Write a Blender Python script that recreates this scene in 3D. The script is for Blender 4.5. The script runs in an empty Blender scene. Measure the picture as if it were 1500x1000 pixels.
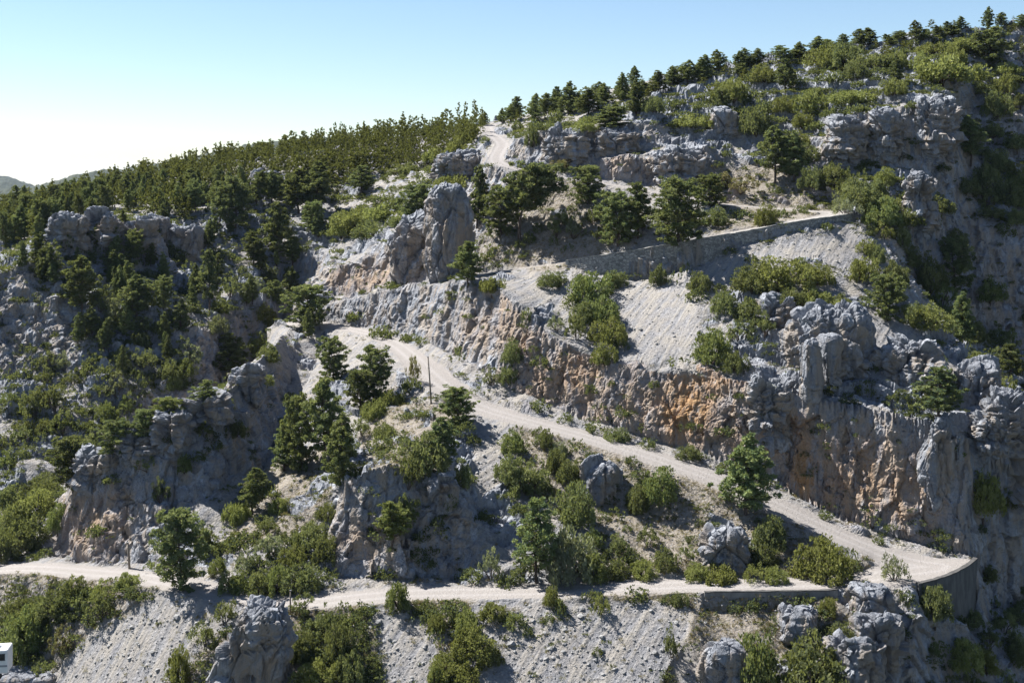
import bpy, math, random
import numpy as np
from mathutils import Vector, Matrix
R = math.radians
rng = np.random.default_rng(7)
random.seed(7)
SC = bpy.context.scene
COL = SC.collection
F, HV, CU = 1800.0, 250.0, 750.0        # focal length in photo pixels, eye level row, centre column

# ------------------------------------------------------------------ noise
def _h(ix, iy, iz, s):
    h = (ix.astype(np.uint32) * np.uint32(374761393) + iy.astype(np.uint32) * np.uint32(668265263)
         + iz.astype(np.uint32) * np.uint32(2147483647) + np.uint32(s * 974711 + 12345))
    h = (h ^ (h >> np.uint32(13))) * np.uint32(1274126177)
    h = (h ^ (h >> np.uint32(16))) * np.uint32(2246822519)
    return h ^ (h >> np.uint32(15))
def vnoise(p, s=0):
    """value-gradient noise, about -1..1"""
    i = np.floor(p).astype(np.int64); f = (p - i).astype(np.float32)
    w = f * f * f * (f * (f * 6 - 15) + 10)
    out = 0
    for dx in (0, 1):
        for dy in (0, 1):
            for dz in (0, 1):
                h = _h(i[:, 0] + dx, i[:, 1] + dy, i[:, 2] + dz, s)
                gx = (h & np.uint32(1023)).astype(np.float32) / 511.5 - 1
                gy = ((h >> np.uint32(10)) & np.uint32(1023)).astype(np.float32) / 511.5 - 1
                gz = ((h >> np.uint32(20)) & np.uint32(1023)).astype(np.float32) / 511.5 - 1
                g = gx * (f[:, 0] - dx) + gy * (f[:, 1] - dy) + gz * (f[:, 2] - dz)
                out = out + g * (w[:, 0] if dx else 1 - w[:, 0]) * (w[:, 1] if dy else 1 - w[:, 1]) * (w[:, 2] if dz else 1 - w[:, 2])
    return out * 1.4
def fbm(p, octv=4, s=0, gain=.5):
    a, t, o = 1., 0, 0.
    q = np.array(p, dtype=np.float64)
    for k in range(octv):
        t = t + a * vnoise(q, s + k); o += a; a *= gain; q = q * 2.03 + 17.7
    return t / o
def voro(p, s=0):
    """F1, F2, a random number of the nearest cell, and a tilted facet inside it"""
    i = np.floor(p).astype(np.int64); f = (p - i).astype(np.float32)
    n = len(p); d1 = np.full(n, 9., np.float32); d2 = d1.copy(); cid = np.zeros(n, np.float32); fac = np.zeros(n, np.float32)
    for dx in (-1, 0, 1):
        for dy in (-1, 0, 1):
            for dz in (-1, 0, 1):
                h = _h(i[:, 0] + dx, i[:, 1] + dy, i[:, 2] + dz, s)
                jx = (h & np.uint32(1023)).astype(np.float32) / 1023; jy = ((h >> np.uint32(10)) & np.uint32(1023)).astype(np.float32) / 1023
                jz = ((h >> np.uint32(20)) & np.uint32(1023)).astype(np.float32) / 1023
                ex = dx + jx - f[:, 0]; ey = dy + jy - f[:, 1]; ez = dz + jz - f[:, 2]
                d = ex * ex + ey * ey + ez * ez
                near = d < d1
                d2 = np.where(near, d1, np.minimum(d2, d)); cid = np.where(near, (h % np.uint32(9973)).astype(np.float32) / 9973, cid)
                fac = np.where(near, (jy - .5) * ex + (jz - .5) * ey + (jx - .5) * ez, fac); d1 = np.where(near, d, d1)
    return np.sqrt(d1), np.sqrt(d2), cid, fac
def sstep(a, b, x):
    t = np.clip((x - a) / (b - a), 0, 1); return t * t * (3 - 2 * t)
def blocks(p, tall=1.):
    """broken limestone: tilted facets at three sizes, beds and joints; metres, and a tint per block"""
    q = p + .25 * np.stack([vnoise(p / 1.9, 31), vnoise(p / 1.9, 32), vnoise(p / 1.9, 33)], 1)
    h, t = 0, 0
    for k, (s_, a_) in enumerate(((4.4, 1.0), (1.9, .46), (.8, .19))):
        d1, d2, c, f = voro(q / np.array([s_, s_, s_ * (.8 if tall < 1.2 else tall)]) + 5.3 * k, 3 + k)
        h = h + a_ * ((c - .5) * .8 + 2.3 * f - .32 * (1 - sstep(0, .07, d2 - d1))); t = t + c * (.5, .3, .2)[k]
    z = p[:, 2] + .5 * vnoise(p / 9., 41) + .06 * p[:, 0]; bed = z / 1.55 + .35 * vnoise(np.stack([z / 3., 0 * z, 0 * z], 1), 42); fr_ = bed - np.floor(bed)
    h = h + (.30 if tall < 1.2 else .12) * (sstep(0, .18, fr_) * (1 - sstep(.8, 1., fr_)) - .6) 
    return h, t

# ------------------------------------------------------------------ the lie of the land: lines of (photo column, photo row, distance in m)
LOWER = [(-190,834,189),(-60,835,180),(20,832,176),(60,832,173),(130,838,169),(200,843,165.5),(250,852,160.5),(330,869,156),(400,882,153.5),(450,883,152.5),(520,875,153),(600,868,153.8),(700,867,154),(800,865,154.2),(900,860,154.6),(1000,856,155),(1100,855,155),(1200,854,155.5),(1270,848,157),(1330,838,159.5),(1375,832,161.2)]
UPPER = [(1375,830,162),(1330,820,163),(1290,808,164.5),(1250,793,166),(1200,770,168.5),(1150,745,171),(1100,723,173.5),(1050,702,176),(1000,684,178.5),(950,667,181),(900,651,183.5),(850,637,186),(800,624,188.5),(750,611,191),(700,596,195),(660,572,200),(635,553,206),(610,528,215),(585,507,226),(555,492,234),(520,483,242),(480,475,249),(445,473,253),(412,475,254)]
LEDGE = [(470,448,260),(540,432,250),(620,414,240),(700,402,233),(770,392,229),(835,383,225),(880,376,222),(930,368,220),(980,359,218.5),(1040,348,217.5),(1100,337,218),(1160,325,219),(1200,319,221),(1228,314,225),(1222,311,229),(1200,310,231),(1160,307,233),(1100,303,234.5),(1050,298,236),(1000,288,239),(940,278,242),(880,268,245),(820,259,248),(775,252,251),(740,243,256),(724,236,261),(729,224,267),(737,212,274),(728,202,282),(714,194,290),(712,187,297),(722,182,304)]
WL, WU, WE = 4.9, 6.6, 4.6
CONS = [
 # foot and head of the cliff over the upper branch
 [(1428,815,167),(1400,812,168),(1360,805,169),(1320,795,170),(1270,775,172),(1220,755,174.5),(1180,735,176.5),(1130,708,179),(1080,685,181.5),(1030,665,184),(980,650,186.5),(930,637,189),(880,622,191.5),(830,605,194.5),(790,592,197),(750,570,200),(720,550,204),(690,532,209),(660,515,216),(630,500,224),(600,488,232),(560,478,240),(520,470,247),(490,464,252)],
 [(1420,640,170.8),(1365,622,172.3),(1320,605,173.9),(1270,598,175.9),(1220,590,177.9),(1180,580,179.9),(1130,568,182.4),(1080,556,184.9),(1030,548,188.4),(980,545,190.4),(930,540,192.4),(880,525,196.2),(830,505,199.2),(800,490,201.7),(770,450,205.2),(740,425,211.0),(720,412,216.0),(680,409,222.0),(640,417,230.0),(600,425,238.5),(560,434,246.0),(520,443,253.0),(490,449,257.5)],
 # bottom of the picture and the near slope below it
 [(-190,1000,172),(0,1000,160),(100,1000,155),(250,1000,146.5),(400,1000,142.5),(600,1000,141.5),(900,1000,141.5),(1100,1000,142),(1270,1000,143),(1320,1000,146),(1400,1000,152),(1500,1000,158),(1690,1000,164)],
 # crag beside the lower road
 [(487,850,158.5),(540,851,158.5),(600,849,159),(650,847,160),(700,844,161)],
 [(508,700,163.5),(540,688,164),(580,682,165),(620,690,166.5),(660,705,168),(690,720,168)],
 # bench of the middle slope
 [(760,735,171),(820,745,170),(880,752,169),(950,768,168),(1020,775,167.5),(1080,775,167)],
 # buttress on the left: foot and crest, running back to the knoll
 [(76,822,182),(100,824,177.5),(130,826,172.8),(200,828,170),(250,834,166.5),(290,846,163)],
 [(86,800,183.5),(95,735,184),(113,694,183),(150,665,181),(200,642,180.5),(250,618,182),(300,590,185.5),(350,555,195),(400,508,217),(425,484,242)],
 [(112,790,177.6),(160,770,174),(215,770,173.5),(250,765,173.5),(290,735,175.5),(320,715,178),(350,690,183),(380,645,190),(405,600,203),(425,560,220)],
 # gully between buttress and middle spur
 [(312,838,162.5),(340,780,171),(370,720,181),(400,655,194),(430,590,210),(455,545,226),(470,515,238)],
 [(415,692,184),(395,735,176),(380,765,171),(345,815,164)],
 [(600,575,201),(560,610,194),(520,655,184),(495,705,172),(478,775,166),(470,830,159.5)],
 # ravine behind the buttress
 [(-190,790,204),(0,765,194),(50,740,199),(100,705,208),(200,664,223),(300,614,238),(380,545,259),(425,490,278)],
 # left slope
 [(-190,570,230),(0,560,233),(40,555,234),(80,548,236),(130,560,233)],[(190,572,231),(240,580,232),(290,575,237),(330,550,245)],
 [(-190,410,243),(0,402,246),(40,392,249),(80,372,254),(130,347,262),(180,333,268),(220,330,274)],
 [(80,440,242),(130,415,253),(180,402,259),(220,385,266)],
 [(175,482,243),(230,477,245),(290,478,248),(335,486,251)],[(330,455,262),(420,438,274)],[(250,400,272),(330,402,276),(420,380,288)],
 [(250,345,292),(330,330,297),(420,300,312),(480,280,318),(560,262,316),(640,240,310)],
 # second cliff behind the ledge road
 [(490,436,264),(540,425,256),(600,411,247),(650,402,242),(690,396,239.5)],
 [(488,394,267),(540,378,261),(575,350,258),(620,338,254),(660,350,249),(700,352,246)],
 [(560,330,277),(600,300,275),(660,280,268),(700,262,266)],
 # upper grey cliff
 [(745,236,261),(790,244,256),(840,252,252),(900,262,249),(960,272,247),(1040,270,246),(1090,266,247)],
 [(880,234,251),(950,223,250.5),(1040,213,251)],[(880,227,255),(950,217,256),(1040,208,257)],
 [(752,206,264),(790,192,261),(850,191,259.5),(910,183,260),(960,173,262),(1010,180,264)],
 # right hand cliff below the summit slope
 [(1130,263,246),(1220,256,243),(1250,246,242.5),(1320,240,241),(1390,236,241.5)],
 [(1205,205,250),(1238,172,247),(1300,161,245),(1350,152,244),(1395,132,247)],
 [(1060,215,257),(1150,215,256)],[(1480,258,251),(1550,250,251)],[(1500,190,263),(1600,170,265)],[(1440,300,243),(1500,305,244)],[(1440,245,252),(1425,180,262),(1430,120,273)],[(1500,120,274),(1600,110,276)],
 [(1100,150,272),(1200,130,268),(1300,110,266),(1400,90,264)],
 # spur and gully at the right
 [(1262,335,219),(1320,420,207),(1380,490,199),(1430,540,192),(1480,590,186),(1540,630,182)],
 [(1330,400,224),(1400,484,215),(1450,535,207),(1500,590,201),(1560,640,197)],
 [(1385,338,236),(1440,330,237),(1500,335,238),(1600,335,240)],[(1405,480,229.5),(1450,498,229.5),(1500,520,228.5),(1600,540,228.5)],[(1300,330,223),(1380,330,228)],
 # ravine at the right edge
 [(1436,893,169),(1480,888,171.5),(1540,870,174),(1690,850,178)],[(1430,950,158),(1480,960,160),(1540,960,163)],
 [(1436,640,174.5),(1460,605,176.5),(1500,590,179)],
 [(1340,905,150.5),(1380,912,153.5),(1420,908,158)],
]
SKY = [(-190,345,325),(0,316,345),(60,303,350),(130,287,352),(200,268,355),(330,240,355),(420,227,350),(480,217,345),(560,205,340),(650,192,335),(715,181,330),(740,178,325),(780,167,318),(820,154,312),(900,130,305),(960,116,300),(1060,95,297),(1140,83,295),(1200,75,294),(1300,58,292),(1400,45,290),(1450,39,288),(1500,36,286),(1690,28,284)]
def dens(line, step=.25):
    a = np.array(line, float)
    P = np.stack([(a[:, 0] - CU) / F * a[:, 2], a[:, 2], (HV - a[:, 1]) / F * a[:, 2]], 1)
    L = np.r_[0, np.cumsum(np.linalg.norm(np.diff(P, axis=0), axis=1))]
    t = np.arange(0, L[-1], step)
    return np.stack([np.interp(t, L, P[:, k]) for k in range(3)], 1)
def smooth(P, sig):
    k = np.arange(-3 * sig, 3 * sig + 1); w = np.exp(-.5 * (k / sig) ** 2); w /= w.sum()
    Q = np.pad(P, ((3 * sig, 3 * sig), (0, 0)), 'reflect', reflect_type='odd')
    return np.stack([np.convolve(Q[:, j], w, 'valid') for j in range(3)], 1)

U0, U1, DU = -220., 1720., 2.
NU = int((U1 - U0) / DU) + 1
YA, YB, NY = 112., 520., 672
us = U0 + DU * np.arange(NU)
ys = YA * (YB / YA) ** (np.arange(NY) / (NY - 1))
acc = np.zeros((NY, NU)); wt = np.zeros((NY, NU)); roadm = np.zeros((NY, NU), np.float32)
def cell(P):
    u = P[:, 0] / P[:, 1] * F + CU
    c = np.rint((u - U0) / DU).astype(int); r = np.rint(np.log(P[:, 1] / YA) / math.log(YB / YA) * (NY - 1)).astype(int)
    ok = (c >= 0) & (c < NU) & (r >= 0) & (r < NY)
    return r[ok], c[ok], ok
def put(P):
    r, c, ok = cell(P); np.add.at(acc, (r, c), P[ok, 2]); np.add.at(wt, (r, c), 1)
for l in CONS: put(dens(l))
kz = dens(SKY); put(kz)
for sy, dz in ((1.06, -1.5), (1.18, -12), (1.38, -34)):
    q = kz.copy(); q[:, :2] *= sy; q[:, 2] += dz; put(q)
near = np.array([(-220,-100),(0,-92),(100,-88),(250,-79),(400,-75),(600,-73),(1100,-73),(1300,-75),(1500,-88),(1720,-95)], float)
for yy, add in ((YA + .5, -7), (120, 0)):
    q = np.stack([(us - CU) / F * yy, np.full(NU, yy), np.interp(us, near[:, 0], near[:, 1]) + add], 1); put(q)
# roads: level ribbons that overrule everything else
roadz = np.zeros((NY, NU)); roadw = np.zeros((NY, NU))
def ribbon(C, w, w2=None, far_=246):
    wv_ = np.full(len(C), w) if w2 is None else np.where(C[:, 1] > far_, w2, w)
    wv_ = np.convolve(np.pad(wv_, 40, 'edge'), np.ones(81) / 81, 'valid')[:, None]
    d = np.gradient(C, axis=0); d[:, 2] = 0; d /= np.linalg.norm(d, axis=1)[:, None] + 1e-9
    nrm = np.stack([-d[:, 1], d[:, 0], 0 * d[:, 0]], 1)
    wob = .45 * vnoise(C / 4.0, 61)[:, None]
    for t in np.arange(-w / 2 - .5, w / 2 + .51, .12):
        P = C + nrm * (t + wob * (t / (w / 2))) * (wv_ / w)
        r, c, ok = cell(P); np.add.at(roadz, (r, c), P[ok, 2]); np.add.at(roadw, (r, c), 1)
        if abs(t) < w / 2: roadm[r, c] = 1
    return nrm
CL = smooth(dens(LOWER, .15), 14); CUP = smooth(dens(UPPER, .15), 14); CE = smooth(dens(LEDGE, .15), 10)
NL, NUP, NE = ribbon(CL, WL), ribbon(CUP, WU, 4.4, 217), ribbon(CE, WE, 2.9)
def inpoly(u, v, poly):
    u = np.asarray(u); v = np.asarray(v); ins = np.zeros(u.shape, bool); n = len(poly)
    for k in range(n):
        x0, y0 = poly[k]; x1, y1 = poly[(k + 1) % n]
        if y0 == y1: continue
        ins ^= ((y0 > v) != (y1 > v)) & (u < (x1 - x0) * (v - y0) / (y1 - y0) + x0)
    return ins
# the flat turning place of the hairpin
ZP = -52.05
gu, gv = np.meshgrid(np.arange(1265, 1432, .5), np.arange(810, 858, .25))
pl = inpoly(gu, gv, [(1265,852),(1310,858),(1340,855),(1370,849),(1400,838),(1418,829),(1428,818),(1355,818),(1320,826),(1290,836)])
yy = ZP * F / (HV - gv[pl]); Q = np.stack([(gu[pl] - CU) / F * yy, yy, np.full(yy.shape, ZP)], 1)
r, c, ok = cell(Q); roadz[r, c] = ZP; roadw[r, c] = 1; roadm[r, c] = 1
# walls along road edges: (points of the top edge, photo row of the foot)
def edge(C, N, w, u0, u1, side):
    u = C[:, 0] / C[:, 1] * F + CU; P = C + side * N * (w / 2 + .25)
    return P[(u >= u0) & (u <= u1)]
def front(C, N, w, u0, u1):
    a, b = edge(C, N, w, u0, u1, 1), edge(C, N, w, u0, u1, -1)
    return a if a[:, 1].mean() < b[:, 1].mean() else b
iw = int(np.argmax(CE[:, 0] / CE[:, 1]))
WALL_S = front(CE[:iw], NE[:iw], WE, 838, 1242)
WALL_C = front(CL, NL, WL, 1026, 1212)
hp = np.array([(1342,855),(1355,852.5),(1370,848.5),(1385,843.5),(1400,837),(1412,830.5),(1420,825),(1427,818)], float)
yy = ZP * F / (HV - hp[:, 1]); WALL_H = np.stack([(hp[:, 0] - CU) / F * yy, yy, np.full(len(yy), ZP)], 1)
def foot(W, tab, back=0.):
    u = W[:, 0] / W[:, 1] * F + CU; t = np.array(tab, float); vf = np.interp(u, t[:, 0], t[:, 1])
    Y = W[:, 1] - .55 - back; X = W[:, 0] * Y / W[:, 1]
    return np.stack([X, Y, (HV - vf) / F * Y], 1)
FOOT_S = foot(WALL_S, [(838,392),(880,402),(930,409),(980,402),(1020,389),(1060,372),(1110,352),(1150,343),(1242,322)])
FOOT_C = foot(WALL_C, [(1026,880),(1045,890),(1075,893),(1110,890),(1160,884),(1212,870)])
FOOT_H = foot(WALL_H, [(1342,862),(1370,890),(1400,905),(1428,908)])
for W in (FOOT_S, FOOT_C, FOOT_H):
    L = np.r_[0, np.cumsum(np.linalg.norm(np.diff(W, axis=0), axis=1))]; t = np.arange(0, L[-1], .15)
    q = np.stack([np.interp(t, L, W[:, k]) for k in range(3)], 1)
    for dy in (0, -.5): 
        q2 = q.copy(); q2[:, :2] *= (1 + dy / q[:, 1:2]); q2[:, 2] += dy * .5
        r, c, ok = cell(q2); acc[r, c] = q2[ok, 2]; wt[r, c] = 1; roadw[r, c] = 0; roadm[r, c] = 0
hm = (roadw > 0) & (us[None] > 1225) & (ys[:, None] < 171); zr = roadz / np.maximum(roadw, 1)
for k in range(140):      # the two arms and the turning place run into each other without a step
    P = np.pad(np.where(roadw > 0, zr, 0), 1); M = np.pad((roadw > 0).astype(float), 1)
    av = (P[:-2, 1:-1] + P[2:, 1:-1] + P[1:-1, :-2] + P[1:-1, 2:]) / np.maximum(1, M[:-2, 1:-1] + M[2:, 1:-1] + M[1:-1, :-2] + M[1:-1, 2:])
    zr = np.where(hm, av, zr)
roadz = zr * roadw
fixed = wt > 0; zc = np.where(fixed, acc / np.maximum(wt, 1), 0)
rr = roadw > 0; zc = np.where(rr, roadz / np.maximum(roadw, 1), zc); fixed |= rr
# membrane through all those lines, coarse to fine
levels = [(zc, fixed)]
while min(levels[-1][0].shape) > 14:
    z, m = levels[-1]; h, w = (z.shape[0] + 1) // 2 * 2, (z.shape[1] + 1) // 2 * 2
    zp = np.zeros((h, w)); mp = np.zeros((h, w)); zp[:z.shape[0], :z.shape[1]] = np.where(m, z, 0); mp[:z.shape[0], :z.shape[1]] = m
    zs = zp.reshape(h // 2, 2, w // 2, 2).sum((1, 3)); ms = mp.reshape(h // 2, 2, w // 2, 2).sum((1, 3))
    levels.append((zs / np.maximum(ms, 1), ms > 0))
H = None
for z, m in reversed(levels):
    if H is None: H = np.where(m, z, z[m].mean()); it = 500
    else:
        r = np.clip((np.arange(z.shape[0]) - .5) / 2, 0, H.shape[0] - 1); c = np.clip((np.arange(z.shape[1]) - .5) / 2, 0, H.shape[1] - 1)
        r0 = np.floor(r).astype(int); c0 = np.floor(c).astype(int); r1 = np.minimum(r0 + 1, H.shape[0] - 1); c1 = np.minimum(c0 + 1, H.shape[1] - 1)
        fr = (r - r0)[:, None]; fc = (c - c0)[None]
        H = (H[r0][:, c0] * (1 - fr) + H[r1][:, c0] * fr) * (1 - fc) + (H[r0][:, c1] * (1 - fr) + H[r1][:, c1] * fr) * fc
        H = np.where(m, z, H); it = 160 if z.size < 200000 else 90
    for k in range(it):
        P = np.pad(H, 1, 'edge'); H = np.where(m, z, .25 * (P[:-2, 1:-1] + P[2:, 1:-1] + P[1:-1, :-2] + P[1:-1, 2:]))

# resample every column evenly along its length as seen, so that cliffs get their share of points
NR = 940
vy = np.log(ys)[:, None] * F * .42
zz = H * F / ys[:, None]
ds = np.sqrt(np.diff(vy, axis=0) ** 2 + np.diff(zz, axis=0) ** 2) + .05
S = np.concatenate([np.zeros((1, NU)), np.cumsum(ds, 0)])
for k in range(40):   # neighbours share their spacing
    P = np.pad(S, ((0, 0), (1, 1)), 'edge'); S = .5 * S + .25 * (P[:, :-2] + P[:, 2:])
S /= S[-1:]
tt = np.linspace(0, 1, NR)
GY = np.empty((NR, NU)); GZ = np.empty((NR, NU)); GR = np.empty((NR, NU))
for j in range(NU):
    GY[:, j] = np.interp(tt, S[:, j], ys); GZ[:, j] = np.interp(GY[:, j], ys, H[:, j]); GR[:, j] = np.interp(GY[:, j], ys, roadm[:, j])
GX = (us[None] - CU) / F * GY
GU = np.broadcast_to(us[None], GY.shape); GV = HV - GZ * F / GY
P0 = np.stack([GX, GY, GZ], -1)
def normals(P):
    a = np.gradient(P, axis=0); b = np.gradient(P, axis=1); n = np.cross(b, a); n /= np.linalg.norm(n, axis=-1, keepdims=True) + 1e-9
    return n
def blur(A, n):
    for k in range(n):
        P = np.pad(A, 1, 'edge'); A = .25 * (P[:-2, 1:-1] + P[2:, 1:-1] + P[1:-1, :-2] + P[1:-1, 2:])
    return A
N0 = normals(P0); N0 = np.stack([blur(N0[..., k], 6) for k in range(3)], -1); N0 /= np.linalg.norm(N0, axis=-1, keepdims=True)
steep = blur(sstep(.82, .60, N0[..., 2]), 4)
flat = P0.reshape(-1, 3)
road = np.clip(blur(GR, 3), 0, 1)
# ragged zones painted over the land by place
wu = GU + 9 * vnoise(flat / 2.2, 71).reshape(GU.shape) + 16 * vnoise(flat / 7., 72).reshape(GU.shape)
wv = GV + 7 * vnoise(flat / 2.2, 73).reshape(GU.shape) + 12 * vnoise(flat / 7., 74).reshape(GU.shape)
SCREE = [[(235,868),(330,880),(340,905),(285,960),(265,1010),(60,1010),(110,950),(190,895)],
 [(540,890),(560,1010),(640,1010),(630,930),(600,900)],[(690,885),(960,880),(1010,900),(1000,960),(960,1010),(700,1010),(690,960)],
 [(900,525),(890,450),(915,415),(1010,410),(1010,450),(1075,520),(1000,530)],
 [(1015,410),(1060,375),(1160,345),(1240,335),(1300,370),(1310,420),(1250,410),(1180,375),(1110,385),(1060,420)],
 [(340,500),(430,480),(430,545),(370,545)],[(430,300),(500,300),(500,330),(430,340)],[(250,395),(300,370),(300,400),(240,410)],[(340,370),(400,330),(400,380),(350,400)],
 [(560,290),(575,290),(570,300)],[(730,405),(830,392),(830,440),(760,450)],[(700,590),(760,625),(760,690),(700,740),(690,640)],[(1165,450),(1300,450),(1340,480),(1330,540),(1200,500)]]
SOIL = [[(-200,850),(200,855),(260,870),(340,905),(300,1010),(-200,1010)],[(430,900),(980,880),(1000,1010),(430,1010)],[(390,690),(500,640),(480,720),(440,790),(330,800),(330,770)],[(560,560),(640,585),(690,600),(640,700),(510,690)],[(700,600),(1000,690),(1160,760),(1270,835),(1270,850),(900,845),(880,760),(760,720)],
 [(800,260),(860,270),(900,360),(820,390),(740,390),(700,390),(700,330)],[(1050,290),(1230,300),(1200,325),(1050,340)],[(300,870),(500,885),(700,880),(700,920),(430,920)],[(880,865),(1210,865),(1250,900),(1200,960),(980,940),(900,900)],[(0,840),(200,850),(190,900),(80,990),(0,1000)],[(1010,230),(1240,260),(1240,300),(1040,300)]]
OUTC = [[(1060,430),(1340,430),(1500,560),(1500,800),(1420,800),(1400,620),(1100,560)],[(1200,865),(1350,860),(1420,900),(1420,1010),(1220,1010)],[(960,60),(1500,40),(1500,330),(1200,330),(960,200)],[(250,330),(480,250),(480,470),(300,560),(160,640),(0,700),(0,360)],[(480,330),(640,260),(700,300),(700,400),(480,440)],[(480,640),(700,640),(760,720),(760,850),(480,850)],[(640,215),(710,215),(700,260),(640,280)],[(560,560),(640,590),(600,690),(510,690)],[(1020,740),(1150,760),(1110,830),(1030,830)]]
def zone(polys, n=3):
    m = np.zeros(GU.shape, np.float32)
    for p in polys: m = np.maximum(m, inpoly(wu, wv, p))
    return blur(m, n)
FD = np.array([-.55, -.83]); along = GX * FD[0] + GY * FD[1]; across = GX * FD[1] - GY * FD[0]
mscree, msoil, moutc = zone(SCREE), zone(SOIL, 6), zone(OUTC, 6)
steep = steep * (1 - .95 * mscree) * (1 - .6 * msoil)
STAIN = [(1005,600,52,58,1.),(1030,560,70,30,.8),(845,545,50,42,.65),(795,560,40,45,.5),(900,590,60,50,.42),(950,600,40,50,.42),(1175,690,26,54,1.),(1155,640,45,45,.75),(1250,700,80,75,.6),(1330,720,60,65,.5),(1090,640,40,50,.5),(545,405,40,24,.5),(600,395,40,25,.3),(500,412,20,22,.5),(740,470,22,40,.45),(700,480,40,40,.25),(880,200,14,22,.6),(900,240,40,22,.35),(990,250,50,20,.35),(130,770,50,55,.5),(165,740,30,50,.35),(1100,280,120,22,.45),(540,790,50,40,.3),(940,560,40,60,.35),(770,505,30,30,.5),(660,300,30,60,.12),(1060,610,50,50,.4)]
stain = np.zeros(GU.shape)
for a, b, c, d, k in STAIN: stain = np.maximum(stain, k * np.exp(-(((GU - a) / c) ** 2 + ((GV - b) / d) ** 2) ** 1.6))
keep = (1 - sstep(.02, .5, blur(road, 5)))
# outcrops: where the ground breaks into ledges
on = fbm(flat / np.array([9., 9., 6.]), 3, 5).reshape(GU.shape)
topr = blur(inpoly(wu, wv, [(960,90),(1500,40),(1520,330),(1230,310),(1180,200),(960,200)]).astype(float), 8)
outc = sstep(-.04, .14, on + .26 * moutc + .22 * topr - .12 - .22 * msoil) * (1 - mscree) * keep
outc = np.maximum(outc, steep * keep) 
# ledges: the slope breaks into short risers and treads
hz = GZ + 1.5 * fbm(flat / 14., 2, 9).reshape(GU.shape) + .10 * GX
st = 2.6
fr = hz / st - np.floor(hz / st)
led = (sstep(.30, .70, fr) - fr) * st * (.85 + .1 * topr) * outc * (1 - .75 * steep)
P1 = P0.copy(); P1[..., 2] += led
f1 = P1.reshape(-1, 3)
bh, bt = blocks(f1); bh = bh.reshape(GU.shape); tint = bt.reshape(GU.shape)
ch, ct = blocks(f1 + 40., 2.6); ch = ch.reshape(GU.shape); tint = tint * (1 - steep) + ct.reshape(GU.shape) * steep
big = fbm(f1 / np.array([12., 12., 22.]), 3, 15).reshape(GU.shape)
colm = fbm(f1 / np.array([2.6, 2.6, 16.]), 4, 19).reshape(GU.shape)
und = fbm(f1 / 5., 4, 23).reshape(GU.shape)
fine = fbm(f1 / .55, 2, 27).reshape(GU.shape)
farness = sstep(420, 330, GY)
streak = fbm(np.stack([across.ravel() / .75, along.ravel() / 7., GZ.ravel() / 9.], 1), 3, 83).reshape(GU.shape)
WILDL = blur(inpoly(wu, wv, [(-220,340),(60,335),(330,300),(480,290),(470,440),(410,500),(330,560),(170,650),(90,710),(-220,740)]).astype(float), 14) * sstep(175, 205, GY)
rib = 1 - 2 * np.abs(fbm(np.stack([(GX * .80 + GY * .60) / 13., (GX * -.60 + GY * .80) / 34., GZ / 40.], 1).reshape(-1, 3) if False else np.stack([((GX * .80 + GY * .60) / 13.).ravel(), ((-GX * .60 + GY * .80) / 34.).ravel(), (GZ / 40.).ravel()], 1), 3, 95).reshape(GU.shape))
crk, crk2, cc_, cf_ = voro(f1 / np.array([3.6, 3.6, 16.]) + .35 * np.stack([vnoise(f1 / 1.5, 51), vnoise(f1 / 1.5, 52), 0 * f1[:, 0]], 1), 8)
frac = (2.2 * cf_ + .7 * (cc_ - .5) - .3 * (1 - sstep(0, .07, crk2 - crk))).reshape(GU.shape)
crackm = ((1 - sstep(.01, .06, crk2 - crk)).reshape(GU.shape)) * steep * sstep(.0, .3, fbm(f1 / np.array([6., 6., 3.]), 2, 57).reshape(GU.shape))
disp = WILDL * keep * (3.0 * (rib - .35) + .35 * outc * bh) + keep * (mscree * (1 - steep) * .17 * streak + steep * (1.2 * big + .5 * colm + .55 * ch + .6 * frac) + outc * (1 - steep) * bh * .8 + (1 - outc) * .6 * und * (1 - .85 * mscree) + .08 * fine * (1 - .6 * mscree)) + .015 * fine
disp *= farness
D = N0 * disp[..., None]
wk = (keep * farness * (1 - .9 * mscree) * (1 - .85 * steep))[..., None] * 1.1
P2 = P1 + D + wk * np.stack([vnoise(f1 / 7.5, 101), vnoise(f1 / 7.5, 102), .7 * vnoise(f1 / 6., 103)], 1).reshape(P1.shape) + .25 * wk * np.stack([vnoise(f1 / 2.4, 104), vnoise(f1 / 2.4, 105), .6 * vnoise(f1 / 2.4, 106)], 1).reshape(P1.shape)
GV2 = HV - P2[..., 2] * F / P2[..., 1]
def hit(u, v, lift=0.):
    """first point of the land seen at a pixel of the photograph"""
    j = int(round((u - U0) / DU)); j = min(max(j, 0), NU - 1); col = GV2[:, j]
    k = np.nonzero(col <= v)[0]
    k = int(k[0]) if len(k) else NR - 1
    p = P2[k, j]; return np.array([(u - CU) / F * p[1], p[1], p[2] + lift]), k, j

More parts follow.
